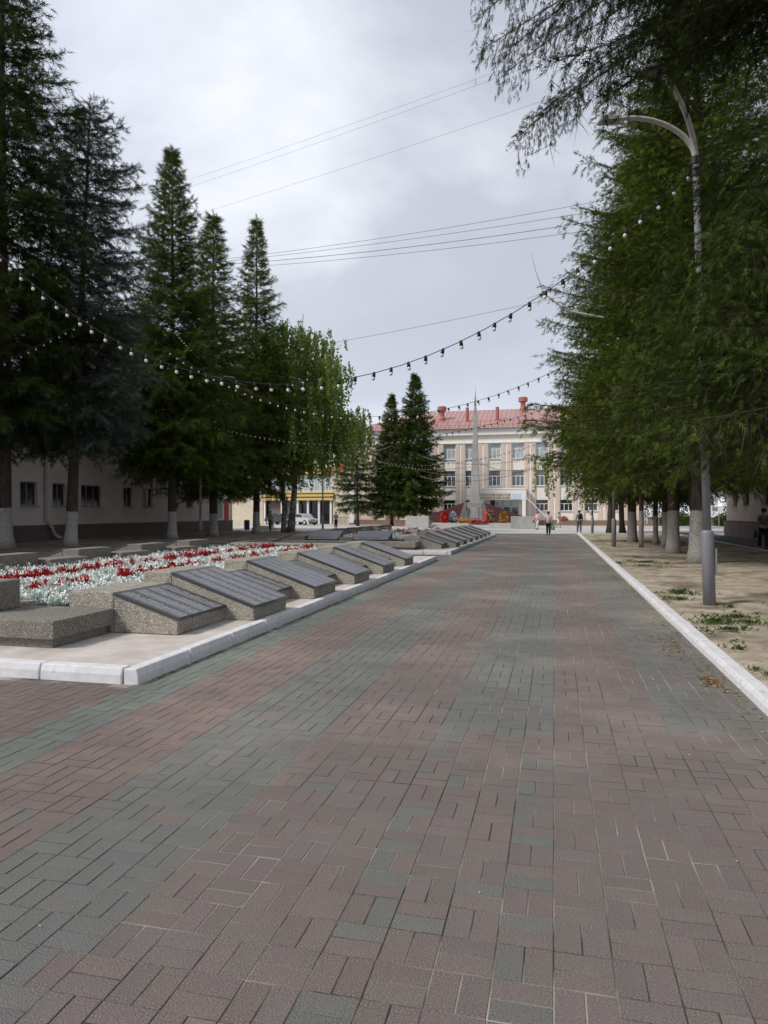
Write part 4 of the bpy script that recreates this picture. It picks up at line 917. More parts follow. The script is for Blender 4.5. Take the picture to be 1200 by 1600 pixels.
# ---------------- right pink stucco building
rb = empty('corner_building', (11.3, 52, 0))
op = []; win = []
for y, w in ((50.2, 1.1), (47.6, 1.3), (43.5, 1.2), (40.2, 1.2), (37.0, 1.2), (33.8, 1.2), (30.6, 1.2)):
    for fl in range(3):
        zb = 2.0+3.3*fl; op.append((y-w, y, zb, zb+1.35 if fl == 0 else zb+1.6)); win.append((y-w, zb, w, 1.35 if fl == 0 else 1.6))
mb = MB(); tf = lambda s, z, d: (d, 52-s, z)
facade(mb, 0, 34, 1.0, 11.0, [(52-b, 52-a, c, d) for a, b, c, d in op], lambda s, z, d: (d, -s, z), 0.2)
mb.add([(0, 0, 1.0), (14, 0, 1.0), (14, 0, 11), (0, 0, 11)], [(0, 3, 2, 1)])
mb.add([(0, 0, 11), (14, 0, 11), (14, -34, 11), (0, -34, 11)], [(0, 1, 2, 3)])
mb.build('wall', M['stucco'], rb)
for y, zb, w, h in win: window(rb, w, h, (0.16, y+w-52, zb), R(-90), 'two', M['pvc_grey'], M['glass_dark'], M['pvc_grey'])
MB().box(-0.10, 14.1, -34.1, 0.10, -0.06, 0.98).build('plinth_backing', M['grout'], rb)
for j in range(4):
    for i in range(14):
        L0 = -i*2.4+(0.6 if j % 2 else 0)
        MB().box(-0.155, -0.102, max(-34, L0-2.38), min(0.14, L0), 0.01+j*0.245, 0.01+j*0.245+0.232).build('plinth_stone', M['plinth_stone'], rb)
MB().box(-0.2, 0.0, -34, 0.18, 0.985, 1.04).build('plinth_ledge', M['roof_grey'], rb)
MB().box(-0.5, 14.5, -34.4, 0.5, 11.002, 11.35).build('roof', M['roof_grey'], rb)
tag(rb, 'pink stucco corner building at right with stone plinth', 'building')

# ---------------- museum
MY = 88.0
mu = empty('museum', (0, MY, 0)); MX0, MX1, EV = -25.0, 10.4, 11.1
cols = [-24.0+0.0, -20.7, -17.1, -13.45, -9.95+0.0, -7.9, -5.05, -2.2, 0.65, 3.5, 6.4]
cols = [-22.2, -19.3, -16.35, -13.45, -10.75, -7.9, -5.05, -2.2, 0.65, 3.5, 6.4]; WW = 1.5
op = []; wins = []
for x in cols:
    for r_, (zb, h) in enumerate(((1.75, 1.35), (4.8, 1.92), (8.15, 1.9))):
        if r_ == 0 and -9 < x < -4: continue
        op.append((x, x+WW, zb, zb+h)); wins.append((x, zb, WW, h, r_))
op.append((-7.7, -4.2, 0.4, 3.05))
mb = MB(); facade(mb, MX0, MX1, 0, EV, op, lambda s, z, d: (s, d, z), 0.18)
mb.add([(MX0, 0, 0), (MX0, 16, 0), (MX0, 16, EV), (MX0, 0, EV)], [(0, 3, 2, 1)]); mb.add([(MX1, 0, 0), (MX1, 16, 0), (MX1, 16, EV), (MX1, 0, EV)], [(0, 1, 2, 3)])
mb.build('wall', M['museum_wall'], mu)
for i, (x, zb, w, h, r_) in enumerate(wins):
    window(mu, w, h, (x, 0.12, zb), 0, 'tbar', M['frame_white'], [M['glass_dark'], M['glass'], M['glass_sky']][r_ if (i*7) % 5 else 1], M['museum_white'])
for i, x in enumerate(cols):                # pink pilasters either side of a white downpipe strip between windows
    g0 = x+WW; g1 = cols[i+1] if i+1 < len(cols) else MX1
    if i == 0: MB().box(MX0, x, -0.14, -0.003, 0.62, 10.05).build('pilaster', M['museum_pink'], mu)
    c = (g0+g1)/2; hw = (g1-g0)/2-0.03
    zlo = 4.5 if -9 < c < -4 else 0.62
    MB().box(g0+.03, c-.13, -0.15, -0.003, zlo, 10.05).build('pilaster', M['museum_pink'], mu)
    MB().box(c+.13, g1-.03, -0.15, -0.003, zlo, 10.05).build('pilaster', M['museum_pink'], mu)
    MB().box(c-.125, c+.125, -0.09, -0.003, zlo, 10.05).build('pilaster_strip', M['museum_white'], mu)
MB().box(MX0-.05, -8.3, -0.19, -0.155, 0, 0.6).build('plinth', M['museum_plinth'], mu); MB().box(-3.5, MX1+.05, -0.19, -0.155, 0, 0.6).build('plinth', M['museum_plinth'], mu)
MB().box(MX0-.25, MX1+.25, -0.35, 16.3, EV-.02, EV+0.75).build('cornice', M['museum_white'], mu)
MB().box(MX0-.12, MX1+.12, -0.2, -0.004, 10.06, 10.2).build('string_course', M['museum_white'], mu)
# hipped metal roof with standing seams
rf = MB(); ez = EV+0.76; a, b, c_, d_ = MX0-.6, MX1+.6, -0.7, 16.7; rzh = 15.3
rf.add([(a, c_, ez), (b, c_, ez), (b, d_, ez), (a, d_, ez), (a+7.5, 8, rzh), (b-7.5, 8, rzh)], [(0, 1, 5, 4), (1, 2, 5), (2, 3, 4, 5), (3, 0, 4), (3, 2, 1, 0)])
roof = rf.build('roof', M['roof_red'], mu)
sm = MB()
for k in range(60):
    x = a+0.3+k*0.6
    if x > b: break
    t1 = min(1.0, (x-a)/7.5, (b-x)/7.5); sm.tube([(x, c_, ez+.02), (x, c_+(8-c_)*t1, ez+(rzh-ez)*t1+.02)], 0.03, 4)
sm.build('standing_seams', M['roof_red'], roof)
rl = MB()
for k in range(27): x = MX0+.3+k*1.32; rl.tube([(x, -0.3, ez+.1), (x, -0.3, ez+.95)], 0.035, 5)
for z in (.45, .92): rl.tube([(MX0, -0.3, ez+z), (MX1, -0.3, ez+z)], 0.025, 5)
rl.build('roof_railing', M['vent_red'], roof)
for x, y, s in ((-14.2, 3.5, 1.0), (-4.0, 7, 1.0)):
    v = MB().lathe([(0.5, 0), (0.5, .45), (.33, .8), (.33, 1.45), (.6, 1.47), (.6, 2.0), (.48, 2.08)], 14).build('vent', M['vent_red'], roof, (x, y, ez+(rzh-ez)*(min(1, (y+.7)/8.7))-.3), smooth=False)
for x in (-10.8, -7.0):
    MB().tube([(0, 0, -.5), (0, 0, 1.7)], 0.22, 10).build('chimney_pipe', M['vent_red'], roof, (x, 2.6, ez+(rzh-ez)*.38))
# entrance: canopy box with lettering, side piers, doors
en = MB().box(-8.75, -3.25, -2.4, -0.21, 3.06, 4.42).build('canopy', M['banner_white'], mu)
MB().box(-8.75, -3.25, -2.45, -2.402, 4.3, 4.46).build('canopy_edge', M['museum_white'], en)
MB().box(-4.9, -3.9, -2.43, -2.402, 3.12, 3.8).build('blue_panel', M['blue_sheet'], en)
def text_mesh(body, size, mat_, ext=0.02):
    cu = bpy.data.curves.new('lettering', 'FONT'); cu.body = body; cu.size = size; cu.extrude = ext; cu.align_x = 'CENTER'
    o = bpy.data.objects.new('lettering_tmp', cu); COL.objects.link(o); dg = bpy.context.evaluated_depsgraph_get(); me = bpy.data.meshes.new_from_object(o.evaluated_get(dg))
    bpy.data.objects.remove(o); bpy.data.curves.remove(cu); me.materials.clear(); me.materials.append(mat_); return me
for body, z in (('КУРГАНСКИЙ ОБЛАСТНОЙ', 3.52), ('КРАЕВЕДЧЕСКИЙ МУЗЕЙ', 3.14)):
    me = text_mesh(body, 0.40, M['gold']); w = max(v.co.x for v in me.vertices)*2
    o = link('lettering', me, en, (-6.85, -2.425, z), (R(90), 0, 0)); o.scale = (3.5/w, 1, 1)
for x in (-8.6, -3.55): MB().box(x-.15, x+.25, -2.38, -1.9, 0, 3.05).build('pier', M['museum_white'], mu)
for x in (-7.1, -6.1, -5.1):
    dmb = MB(); dmb.box(0, .9, 0, .06, 0, .08); dmb.box(0, .9, 0, .06, 2.5, 2.62); dmb.box(0, .07, 0, .06, .08, 2.5); dmb.box(.83, .9, 0, .06, .08, 2.5); dmb.box(.07, .83, .001, .059, 1.8, 1.88)
    d = dmb.build('door', M['frame_white'], mu, (x, 0.1, 0.42)); MB().box(.07, .83, .02, .035, .08, 1.8).build('pane', M['glass'], d); MB().box(.07, .83, .02, .035, 1.88, 2.5).build('pane', M['glass_sky'], d)
    MB().tube([(.76, -.05, .95), (.76, -.05, 1.35)], .02, 6).build('handle', M['steel'], d)
MB().box(-7.7, -4.2, .17, .2, .4, 3.05).build('lobby', M['glass_dark'], mu)
MB().box(-8.3, -3.5, -2.6, -0.2, 0, 0.4).build('porch', M['light_granite'], mu)
MB().tube([(-3.2, -2.3, 3.3), (-0.9, -2.0, 1.0)], 0.06, 6).build('ramp_rail', M['museum_white'], mu)
MB().box(-20.3, -19.2, -1.6, -1.5, 0.55, 1.6).build('notice_board', M['museum_plinth'], mu)
tag(mu, 'cream museum with red metal roof, pink pilasters and gold-lettered entrance canopy', 'building')

# ---------------- cream building with yellow and brown bands
yb = empty('arcade_building', (0, 87, 0))
mb = MB(); facade(mb, -46, -25.4, 0, 8.3, [(-37.2, -27.6, 0.05, 3.1), (-37.0, -27.8, 4.25, 6.3)], lambda s, z, d: (s, d, z), 0.8)
mb.build('wall', M['cream'], yb)
MB().box(-37.2, -27.6, 0.79, 0.9, 0.05, 3.1).build('back_wall', M['glass_dark'], yb)
for k in range(6):
    x = -37.0+k*1.53
    if x+1.5 < -27.7: window(yb, 1.5, 2.0, (x, 0.15, 4.27), 0, 'grid', M['frame_white'], M['glass_sky'], None)
for z, h, m_ in ((3.12, .3, 'yellow_band'), (3.42, .16, 'brown_band'), (3.58, .3, 'yellow_band'), (3.88, .14, 'brown_band'), (4.02, .2, 'yellow_band'), (6.35, .16, 'brown_band'), (6.51, .25, 'yellow_band'), (6.76, .14, 'brown_band'), (6.9, .24, 'yellow_band'), (7.14, .14, 'roof_grey')):
    MB().box(-37.3, -27.5, -0.25 if m_ == 'yellow_band' else -0.17, -0.003, z+.002, z+h-.002).build('band', M[m_], yb)
for x in (-37.0, -34.6, -32.4, -31.0, -29.5, -27.9): MB().box(x-.12, x+.12, 0.02, 0.3, 0.05, 3.1).build('pillar', M['museum_white'], yb)
for x in (-36.6, -33.9):
    d = MB().box(0, 1.9, .5, .56, .05, 2.7).build('door', M['roof_grey'], yb, (x, 0, 0)); MB().tube([(.9, .45, 1), (.9, .45, 1.3)], .03, 6).build('handle', M['steel'], d)
MB().box(-46.2, -25.2, 0.0, 10, 8.302, 8.5).build('roof', M['roof_grey'], yb)
MB().box(-27.4, -25.3, -0.12, -0.003, 8.0, 8.29).build('coping', M['white_plaster'], yb)
rk = MB()
for k in range(12): rk.tube([(-27.2+k*.16, -1.0, 0), (-27.2+k*.16, -1.0, .9)], .02, 5)
rk.tube([(-27.3, -1, .9), (-25.2, -1, .9)], .025, 5); rk.build('rack', M['black_metal'], yb)
tag(yb, 'cream building with yellow and brown banded facade and glazed upper storey', 'building')
t = empty('orange_banner', (-26.55, 86.75, 0)); MB().box(-.42, .42, -.05, .0, 6.45, 7.95).build('cloth', M['orange'], t); MB().tube([(-.48, -.02, 7.97), (.48, -.02, 7.97)], .03, 6).build('rail', M['black_metal'], t)
MB().prism_y([(-.12, 6.9), (.14, 6.85), (.2, 7.3), (.0, 7.6), (-.2, 7.35)], -.058, -.052).build('emblem', M['brown_band'], t)
tag(t, 'small upright orange banner on the cream building', 'banner')
wb = empty('white_house', (-37, 112, 0)); mb = MB(); ops = [(x, x+1.3, z, z+1.6) for x in (-6.5, -3.5, -.5, 2.5, 5.2) for z in (5.6, 9.0)]
facade(mb, -8, 8, 0, 12.2, ops, lambda s, z, d: (s, d, z), .2); mb.build('wall', M['white_plaster'], wb)
for a_, b_, c2_, d2_ in ops: window(wb, 1.3, 1.6, (a_, .12, c2_), 0, 'two', M['frame_white'], M['glass'], None)
MB().add([(-8.4, -.4, 12.2), (8.4, -.4, 12.2), (8.4, 10, 12.2), (-8.4, 10, 12.2), (-8.4, 4.8, 14.2), (8.4, 4.8, 14.2)], [(0, 1, 5, 4), (2, 3, 4, 5), (1, 2, 5), (3, 0, 4), (3, 2, 1, 0)]).build('roof', M['roof_brown'], wb)
tag(wb, 'white house with brown roof rising behind the banded cream building', 'building')
# hedge/low wall beyond the plaza on the right
t = empty('boundary_wall', (18, 87.6, 0)); MB().box(-7.4, 16, 0, .35, 0, .9).build('body', M['museum_plinth'], t); MB().box(-7.5, 16.1, -.06, .41, .9, 1.0).build('coping', M['roof_grey'], t)
tag(t, 'low brown wall across the plaza behind the right-hand trunks', 'wall')
def shrub(loc, r_, h, lab):
    n = 900; th = rng.uniform(0, 6.28, n); rr_ = r_*np.sqrt(rng.uniform(0, 1, n)); C = np.stack([rr_*np.cos(th), rr_*np.sin(th), .1+h*rng.uniform(0, 1, n)*(1-.5*(rr_/r_)**2)], 1)
    D = rng.normal(0, 1, (n, 3))*.06; S = rng.normal(0, 1, (n, 3))*.045; col = np.array([[.06, .11, .025]])*rng.uniform(.5, 1.4, (n, 1))
    t = empty('shrub', loc); link('foliage', quads_mesh('foliage', C, D*1.6, S*1.3, col, M['leaves']), t); MB().tube([(0, 0, -.02), (0, 0, h*.6)], [.04, .02], 6).build('stem', M['bark_bare'], t); tag(t, lab, 'shrub', 'shrubs before the low brown wall')
shrub((13.4, 86.6, 0), 1.6, 1.9, 'round green shrub before the low brown wall, nearer the museum'); shrub((18.8, 86.4, 0), 1.4, 1.5, 'round green shrub before the low brown wall, nearer the corner building')
t = empty('street_sign', (17.6, 84.5, 0)); MB().tube([(0, 0, 0), (0, 0, 2.2)], .05, 8).build('post', M['pole_grey'], t); MB().box(-.9, .9, -.06, -.02, 1.55, 2.25).build('board', M['white_plaster'], t); MB().box(-.7, -.15, -.066, -.061, 1.7, 2.1).build('pictogram', M['pole_grey'], t)
tag(t, 'small pale board on a post beyond the plaza at right', 'sign')

# ================================================================== MONUMENT
mo = empty('monument', (-8.15, 75.5, 0))
for i, (hw, y0, y1, z0, z1) in enumerate(((6.0, -5.2, 3, 0, .16), (4.2, -4.6, 3, .16, .32), (4.0, -4.0, 3, .32, .48))): MB().box(-hw+i*0.0, hw, y0, y1, z0+.001, z1).build('step', M['light_granite'], mo)
MB().box(-.82, .82, -.7, .7, .48, 2.62).build('pedestal', M['grey_granite'], mo, bevel=.03)
MB().box(-.42, .42, -.76, -.702, .95, 2.1).build('pedestal_plate', M['stele'], mo, bevel=.01)
st = MB()
def ring(hw, z): return [(-hw, -hw*.8, z), (hw, -hw*.8, z), (hw, hw*.8, z), (-hw, hw*.8, z)]
lev = [(.54, 2.62), (.44, 4.6), (.33, 7.2), (.24, 10.2), (.18, 12.3), (.08, 12.9)]
vs_ = [p for hw, z in lev for p in ring(hw, z)]; fs_ = []
for i in range(len(lev)-1):
    for k in range(4): fs_.append((i*4+k, i*4+(k+1) % 4, (i+1)*4+(k+1) % 4, (i+1)*4+k))
st.add(vs_, fs_); st.build('stele', M['stele'], mo, bevel=.03)
MB().tube([(0, 0, 12.85), (0, 0, 15.1)], [.13, .015], 8).build('spire', M['steel'], mo, smooth=True)
for sg in (-1, 1):
    pl = [(sg*.95, .48), (sg*4.9, 1.12), (sg*4.9, 1.0), (sg*2.6, .48)]
    pl = [(sg*1.05, 2.6), (sg*5.1, 1.15), (sg*5.1, .9), (sg*3.9, .485), (sg*1.7, .485)]
    if sg > 0: pl = list(reversed(pl))
    MB().prism_y(pl, -1.3, -1.0).build('wing', M['red_granite'], mo)
for sg in (-1, 1): MB().box(min(sg*4.05, sg*6.4), max(sg*4.05, sg*6.4), -5.6, -5.1, 0, 1.18).build('flank_wall', M['light_granite'] if sg < 0 else M['stele'], mo, bevel=.02)
MB().box(1.0, 1.2, -1.75, -1.7, .5, 1.9).build('red_pennant', M['red_cloth'], mo)
tag(mo, 'tall grey stele on granite pedestal with red granite wings and low walls', 'monument')
def wreath(loc, w, h, cols_, lab, seed, tri=False):
    g = np.random.default_rng(seed); t = empty('wreath', loc)
    w *= .74; h *= .70; n = 420; a = g.uniform(0, 6.28, n); r_ = np.sqrt(g.uniform(0.02, 1, n)); zz = np.sin(a)*r_; xx = np.cos(a)*r_*(1-.25*np.maximum(zz, 0))
    C = np.stack([xx*w/2, -0.06-0.10*np.sqrt(1-np.minimum(1, r_*r_))+g.normal(0, .02, n), h/2+zz*h/2], 1)
    D = g.normal(0, .06, (n, 3)); S = np.cross(D, g.normal(0, 1, (n, 3))); S /= np.linalg.norm(S, axis=1)[:, None]; S *= .06
    cc = np.array(cols_)[g.integers(0, len(cols_), n)]*g.uniform(.75, 1.1, (n, 1)); low = zz < -0.55; 
    if tri: cc[low] = np.array((.04, .09, .03))
    link('blooms', quads_mesh('blooms', C, D*1.5, S*1.5, cc, M['petal']), t)
    mb = MB(); mb.lathe([(.02, 0), (.5, .02), (.5, .06), (.02, .08)], 16); o = mb.build('backing', M['soil'], t, (0, -.05, h/2), (R(90), 0, 0)); o.scale = (w*.96, h*.96, 1)
    for x in (-w*.25, w*.25): MB().tube([(x, .02, h*.5), (x*1.3, .4, 0)], .02, 5).build('leg', M['bark_bare'], t)
    return tag(t, lab, 'wreath', 'wreaths leaning at the monument')
RC, WC, OC, GC, YC = (.52, .035, .03), (.55, .56, .62), (.50, .21, .06), (.05, .10, .03), (.54, .37, .12)
wreath((-10.95, 72.6, .48), 1.05, 1.75, [RC, RC, (.7, .06, .05)], 'bright red wreath, leftmost at the monument', 1)
wreath((-10.15, 72.9, .48), 1.25, 1.6, [WC, WC, (.5, .45, .7)], 'white and lilac wreath with green base beside the red one', 2, True)
wreath((-6.35, 72.6, .48), 1.2, 1.9, [OC, YC, WC, RC, GC], 'tall mixed orange and white wreath right of the pedestal', 3, True)
wreath((-4.95, 72.4, .48), 1.05, 1.6, [OC, (.55, .25, .06), YC], 'oval orange-brown wreath, rightmost at the monument', 4)
def heap(loc, w, h, cols_, lab, seed):
    g = np.random.default_rng(seed); n = 260; t = empty('flower_heap', loc); a = g.uniform(0, 6.28, n); r_ = np.sqrt(g.uniform(0, 1, n))
    C = np.stack([np.cos(a)*r_*w/2, np.sin(a)*r_*.35, .03+h*g.uniform(0, 1, n)*(1-r_*.6)], 1); D = g.normal(0, .06, (n, 3)); S = g.normal(0, .05, (n, 3))
    link('blooms', quads_mesh('blooms', C, D*1.5, S*1.5, np.array(cols_)[g.integers(0, len(cols_), n)]*g.uniform(.7, 1.1, (n, 1)), M['petal']), t)
    st_ = MB()
    for k in range(10): q = k/9-.5; st_.tube([(q*w*.8, -.3, .02), (q*w*.5, .2, h*.5)], .015, 4)
    st_.build('stems', M['soil'], t); tag(t, lab, 'flowers', 'flowers laid at the monument')
heap((-8.95, 71.9, .48), 1.1, .6, [OC, YC, YC], 'heap of orange and yellow flowers left of the pedestal', 7); heap((-7.4, 71.6, .48), 2.3, .4, [RC, RC, (.5, .2, .2)], 'heap of red carnations before the pedestal', 8)

# ================================================================== LAMP POSTS, STAR POLE
def lamp_post(loc, arms, lab, H=7.6, leanv=(0, 0), boot=True, group='grey lamp posts'):
    t = empty('lamp_post', loc); lx, ly = leanv
    P_ = lambda z: (lx*z/H, ly*z/H, z)
    MB().tube([P_(0), P_(1.2), P_(1.24), P_(1.26)], [.10, .10, .09, .066], 20).build('sleeve', M['pole_grey'], t, smooth=True)
    MB().tube([P_(1.25), P_(4), P_(H)], [.066, .062, .052], 16).build('pole', M['pole_grey'], t, smooth=True)
    MB().box(.075, .112, -.05, .05, .55, .95).build('service_door', M['pole_grey'], t, bevel=.005)
    for (ax, ay, ln, up) in arms:
        l = math.hypot(ax, ay); ax, ay = ax/l, ay/l; bx, by, bz = P_(H-.15)
        pts = [(bx+ax*ln*math.sin(q*1.75)/math.sin(1.75)*1.0 if q < .9 else bx+ax*ln*q, 0, 0) for q in (0, .5, 1)]
        pts = []
        for k in range(13):
            q = k/12*2.0; pts.append((bx+ax*ln*(1-math.cos(q))/(1-math.cos(2.0)), by+ay*ln*(1-math.cos(q))/(1-math.cos(2.0)), bz+up*math.sin(q)))
        a = MB().tube(pts, [.048-.001*k for k in range(13)], 12).build('arm', M['arm_grey'], t, smooth=True)
        ex, ey, ez = pts[-1]; dx, dy = ax, ay
        hd = MB(); hd.prism_y([(-.05, -.03), (.32, -.05), (.33, -.015), (.22, .04), (-.05, .04)], -.09, .09); h_ = hd.build('lamp_head', M['arm_grey'], a, (ex, ey, ez), (0, R(6), math.atan2(ay, ax)), bevel=.008)
        MB().box(.05, .29, -.07, .07, -.060, -.044).build('lens', M['glass_sky'], h_)
    cl = MB()
    for z in (H-.35, H-.15): cl.tube([(P_(z)[0], P_(z)[1], z-.06), (P_(z)[0], P_(z)[1], z+.06)], .075, 10)
    cl.box(P_(H-.3)[0]-.12, P_(H-.3)[0]+.16, -.02+P_(H-.3)[1], .02+P_(H-.3)[1], H-.34, H-.29); cl.build('clamp', M['black_metal'], t)
    return tag(t, lab, 'lamp post', group)
lamp_post((2.52, 12.8, .04), ((-1, -.42, 1.42, .62), (-.5, -1, 1.8, .70)), 'nearest grey lamp post with two curved arms on the right verge', leanv=(-.22, 0))
lamp_post((2.58, 33.2, .04), ((-1, -.4, 1.7, .6), (.3, -1, 1.7, .65)), 'second grey lamp post along the right kerb, arms lost in the spruces')
lamp_post((2.72, 54.3, .0), ((-1, -.4, 1.7, .6), (.3, -1, 1.7, .65)), 'third lamp post at the far end of the right kerb')
lamp_post((-20.5, 38.6, 0), ((1, .1, 1.8, .6), (-.6, -1, 1.7, .65)), 'grey lamp post among the left spruces with pale curved arm', H=9.2)
t = lamp_post((-20.1, 60.4, 0), ((-.3, .9, 1.5, .5),), 'slim lamp post beyond the birch carrying the red star', H=9.5)
sp = empty('star_ornament', (-19.55, 60.2, 5.0)); stv = []
for k in range(10): rr_ = .50 if k % 2 == 0 else .20; q = math.pi/2+k*math.pi/5; stv.append((rr_*math.cos(q), rr_*math.sin(q)))
MB().prism_y(stv, -.05, .05).build('star', M['star_red'], sp); MB().prism_y([(x*.36, z*.36) for x, z in stv], -.056, -.052).build('star_centre', M['banner_white'], sp)
MB().tube([(-.55, .1, 0), (0, .08, 0)], .025, 6).build('bracket', M['black_metal'], sp); tag(sp, 'red five-pointed star ornament fixed to a slim lamp post', 'star')
t = empty('slim_post', (3.72, 33.0, .03)); MB().tube([(0, 0, 0), (0, 0, 1.3), (0, 0, 4.5)], [.11, .1, .09], 10).build('shaft', M['bark'], t, smooth=True); MB().lathe([(.09, 0), (.1, .03), (.06, .08)], 10).build('cap', M['roof_grey'], t, (0, 0, 4.5)); tag(t, 'slim limewashed wooden post among the right spruces', 'post')

# ================================================================== STRING LIGHTS
sock = MB().lathe([(.010, 0.02), (.026, .012), (.030, -.03), (.036, -.07), (.030, -.076)], 8).mesh('socket', [M['rubber']], True)
bulbm = MB().lathe([(.012, 0), (.026, -.008), (.034, -.03), (.032, -.05), (.018, -.066), (.004, -.071)], 10).mesh('bulb', [M['bulb']], True)
def string(A, B, sag, lab, gap=.335, big=1.0):
    A, B = Vector(A), Vector(B); n = 28; t = empty('string_lights', A)
    f = lambda q: A.lerp(B, q)-Vector((0, 0, sag*4*q*(1-q)))
    MB().tube([tuple(f(i/n)-A) for i in range(n+1)], .0075*big, 4).build('wire', M['rubber'], t)
    L_ = sum((f((i+1)/n)-f(i/n)).length for i in range(n)); m_ = int(L_/gap); acc = 0; prev = f(0); nxt = gap*.5; res = 400; k = 0
    for i in range(1, res+1):
        p = f(i/res); acc += (p-prev).length; prev = p
        if acc >= nxt:
            nxt += gap; r_ = (random.uniform(-.25, .25), random.uniform(-.25, .25), 0); s = big
            o = link('socket', sock, t, tuple(p-A), r_); o.scale = (s, s, s); b = link('bulb', bulbm, o, (0, 0, -.072))
    return tag(t, lab, 'string lights', 'strings of festoon bulbs over the square')
string((2.33, 12.8, 7.45), (-11.8, 12.4, 7.55), 3.5, 'nearest festoon string sweeping from the lamp post across the whole picture')
string((2.9, 23.0, 7.7), (-13.8, 23.2, 7.6), 2.85, 'second festoon string crossing before the stele top')
string((2.6, 33.2, 7.3), (-20.5, 38.6, 7.0), 1.9, 'third festoon string, low before the museum windows')
string((-17.6, 26.5, 10.6), (-25.0, 17.6, 3.4), 0.5, 'festoon string falling left through the grey-blue spruce')
string((-18.6, 28.8, 12.3), (-21.0, 46.0, 10.6), 1.0, 'festoon string falling from the grey-blue spruce past the pole')
string((-25.8, 25.2, 4.9), (-20.3, 38.6, 10.4), 2.6, 'lowest festoon string looping across the left trunks')
string((-23.8, 31.5, 6.0), (-20.8, 48.6, 8.6), 2.3, 'festoon string looping between the pole and slim spruce')
string((-21.5, 37.5, 6.6), (-20.1, 60.4, 7.4), 1.9, 'festoon string running back to the star pole')
string((2.7, 54.3, 8.3), (-20.1, 60.4, 7.6), 2.4, 'farthest right festoon string before the museum', .4)
string((-20.1, 60.4, 8.0), (-8.5, 75.2, 6.4), 1.1, 'festoon string from the star pole to the stele', .42)
string((2.7, 54.3, 7.0), (-16.0, 80.0, 8.6), 1.7, 'festoon string from the far right lamp to the tallest far spruce', .42)
string((2.7, 54.3, 6.6), (-14.2, 76.0, 5.6), 1.5, 'festoon string slanting down before the museum ground floor', .42)
string((2.7, 54.3, 7.6), (-8.2, 75.2, 7.2), 2.0, 'festoon string from the far right lamp to the stele', .42)
string((3.5, 60.0, 6.4), (-15.6, 78.0, 6.6), 1.3, 'festoon string low across the museum first floor', .45)
string((-20.1, 60.4, 9.2), (-18.4, 81, 9.5), 1.2, 'festoon string from star pole to the middle far spruce', .45)

# ================================================================== OVERHEAD CABLES
def cable(A, B, sag, lab, r_=.012):
    A, B = Vector(A), Vector(B); n = 24
    o = MB().tube([tuple(A.lerp(B, i/n)-Vector((0, 0, sag*4*(i/n)*(1-i/n)))) for i in range(n+1)], r_, 4).build('overhead_cable', M['cable']); return tag(o, lab, 'cable', 'overhead cables across the sky')
la = (-27.5, 48)
cable((*la, 20.1), (13, 45, 21.6), .55, 'topmost of the four cables fanning from the slim spruce'); cable((*la, 20.0), (13, 44.5, 20.6), .5, 'second of the four cables fanning from the slim spruce')
cable((*la, 19.9), (13, 44.2, 19.9), .7, 'third of the four cables fanning from the slim spruce', .016); cable((*la, 19.6), (13, 43.4, 18.9), .6, 'lowest of the four cables fanning from the slim spruce')
cable((-27.5, 55, 14.3), (13, 45, 17.0), .5, 'single cable above the nearest festoon string')
cable((-27.5, 41, 21.8), (13, 19.5, 17.0), .3, 'upper of the faint cables near top of picture', .0045); cable((-27.5, 41, 21.3), (13, 19.0, 16.6), .3, 'middle of the faint cables near top of picture', .0045); cable((-27.5, 43, 20.6), (13, 20.5, 16.2), .3, 'lower of the faint cables near top of picture', .005)
# dead twig sticking out of the right spruces
o = MB().tube([(1.6, 24.5, 8.0), (.4, 24.4, 8.3), (-.35, 24.3, 8.9), (-.62, 24.3, 9.7), (-.75, 24.3, 10.3)], [.045, .035, .025, .015, .006], 6).build('dead_branch', M['arm_grey']); MB().tube([(-.35, 24.3, 8.9), (-.9, 24.25, 8.75)], [.012, .004], 5).build('twig', M['arm_grey'], o)
tag(o, 'bare dead branch sticking up from the right spruces', 'branch')

# ================================================================== LITTER, WEEDS
def litter(name, pts, z, size, cols_, lab):
    n = len(pts); C = np.stack([pts[:, 0], pts[:, 1], np.full(n, z)+rng.uniform(0, .012, n)], 1); a = rng.uniform(0, 6.28, n)
    D = np.stack([np.cos(a), np.sin(a), rng.uniform(-.3, .3, n)], 1)*(size*rng.uniform(.6, 1.3, n))[:, None]; S = np.stack([-np.sin(a), np.cos(a), rng.uniform(-.3, .3, n)], 1)*(size*.45*rng.uniform(.6, 1.3, n))[:, None]
    tag(link(name, quads_mesh(name, C, D, S, np.array(cols_)[rng.integers(0, len(cols_), n)]*rng.uniform(.6, 1.2, (n, 1)), M['petal'])), lab, 'leaves', kind='stuff')
LC = [(.25, .15, .06), (.32, .21, .09), (.18, .11, .05), (.36, .27, .14)]
pk = np.concatenate([np.stack([1.58-np.abs(rng.normal(0, .09, 700)), rng.uniform(4, 30, 700)], 1), np.stack([1.50-np.abs(rng.normal(0, .07, 160)), rng.normal(7.25, .16, 160)], 1), np.stack([1.45-np.abs(rng.normal(0, .14, 160)), rng.normal(9.0, .5, 160)], 1), np.stack([1.45-np.abs(rng.normal(0, .1, 120)), rng.normal(19, 1.5, 120)], 1)])
litter('fallen_leaves', pk, .004, .024, LC, 'dry brown leaves gathered along the right kerb')
pk = np.stack([-3.73+np.abs(rng.normal(0, .05, 650)), rng.uniform(5.9, 23, 650)], 1)
litter('fallen_leaves', pk, .004, .02, LC, 'dry brown leaves gathered along the left platform kerb')
pk = np.stack([rng.uniform(1.85, 8.2, 8000), 5+33*rng.uniform(0, 1, 8000)**1.6], 1)
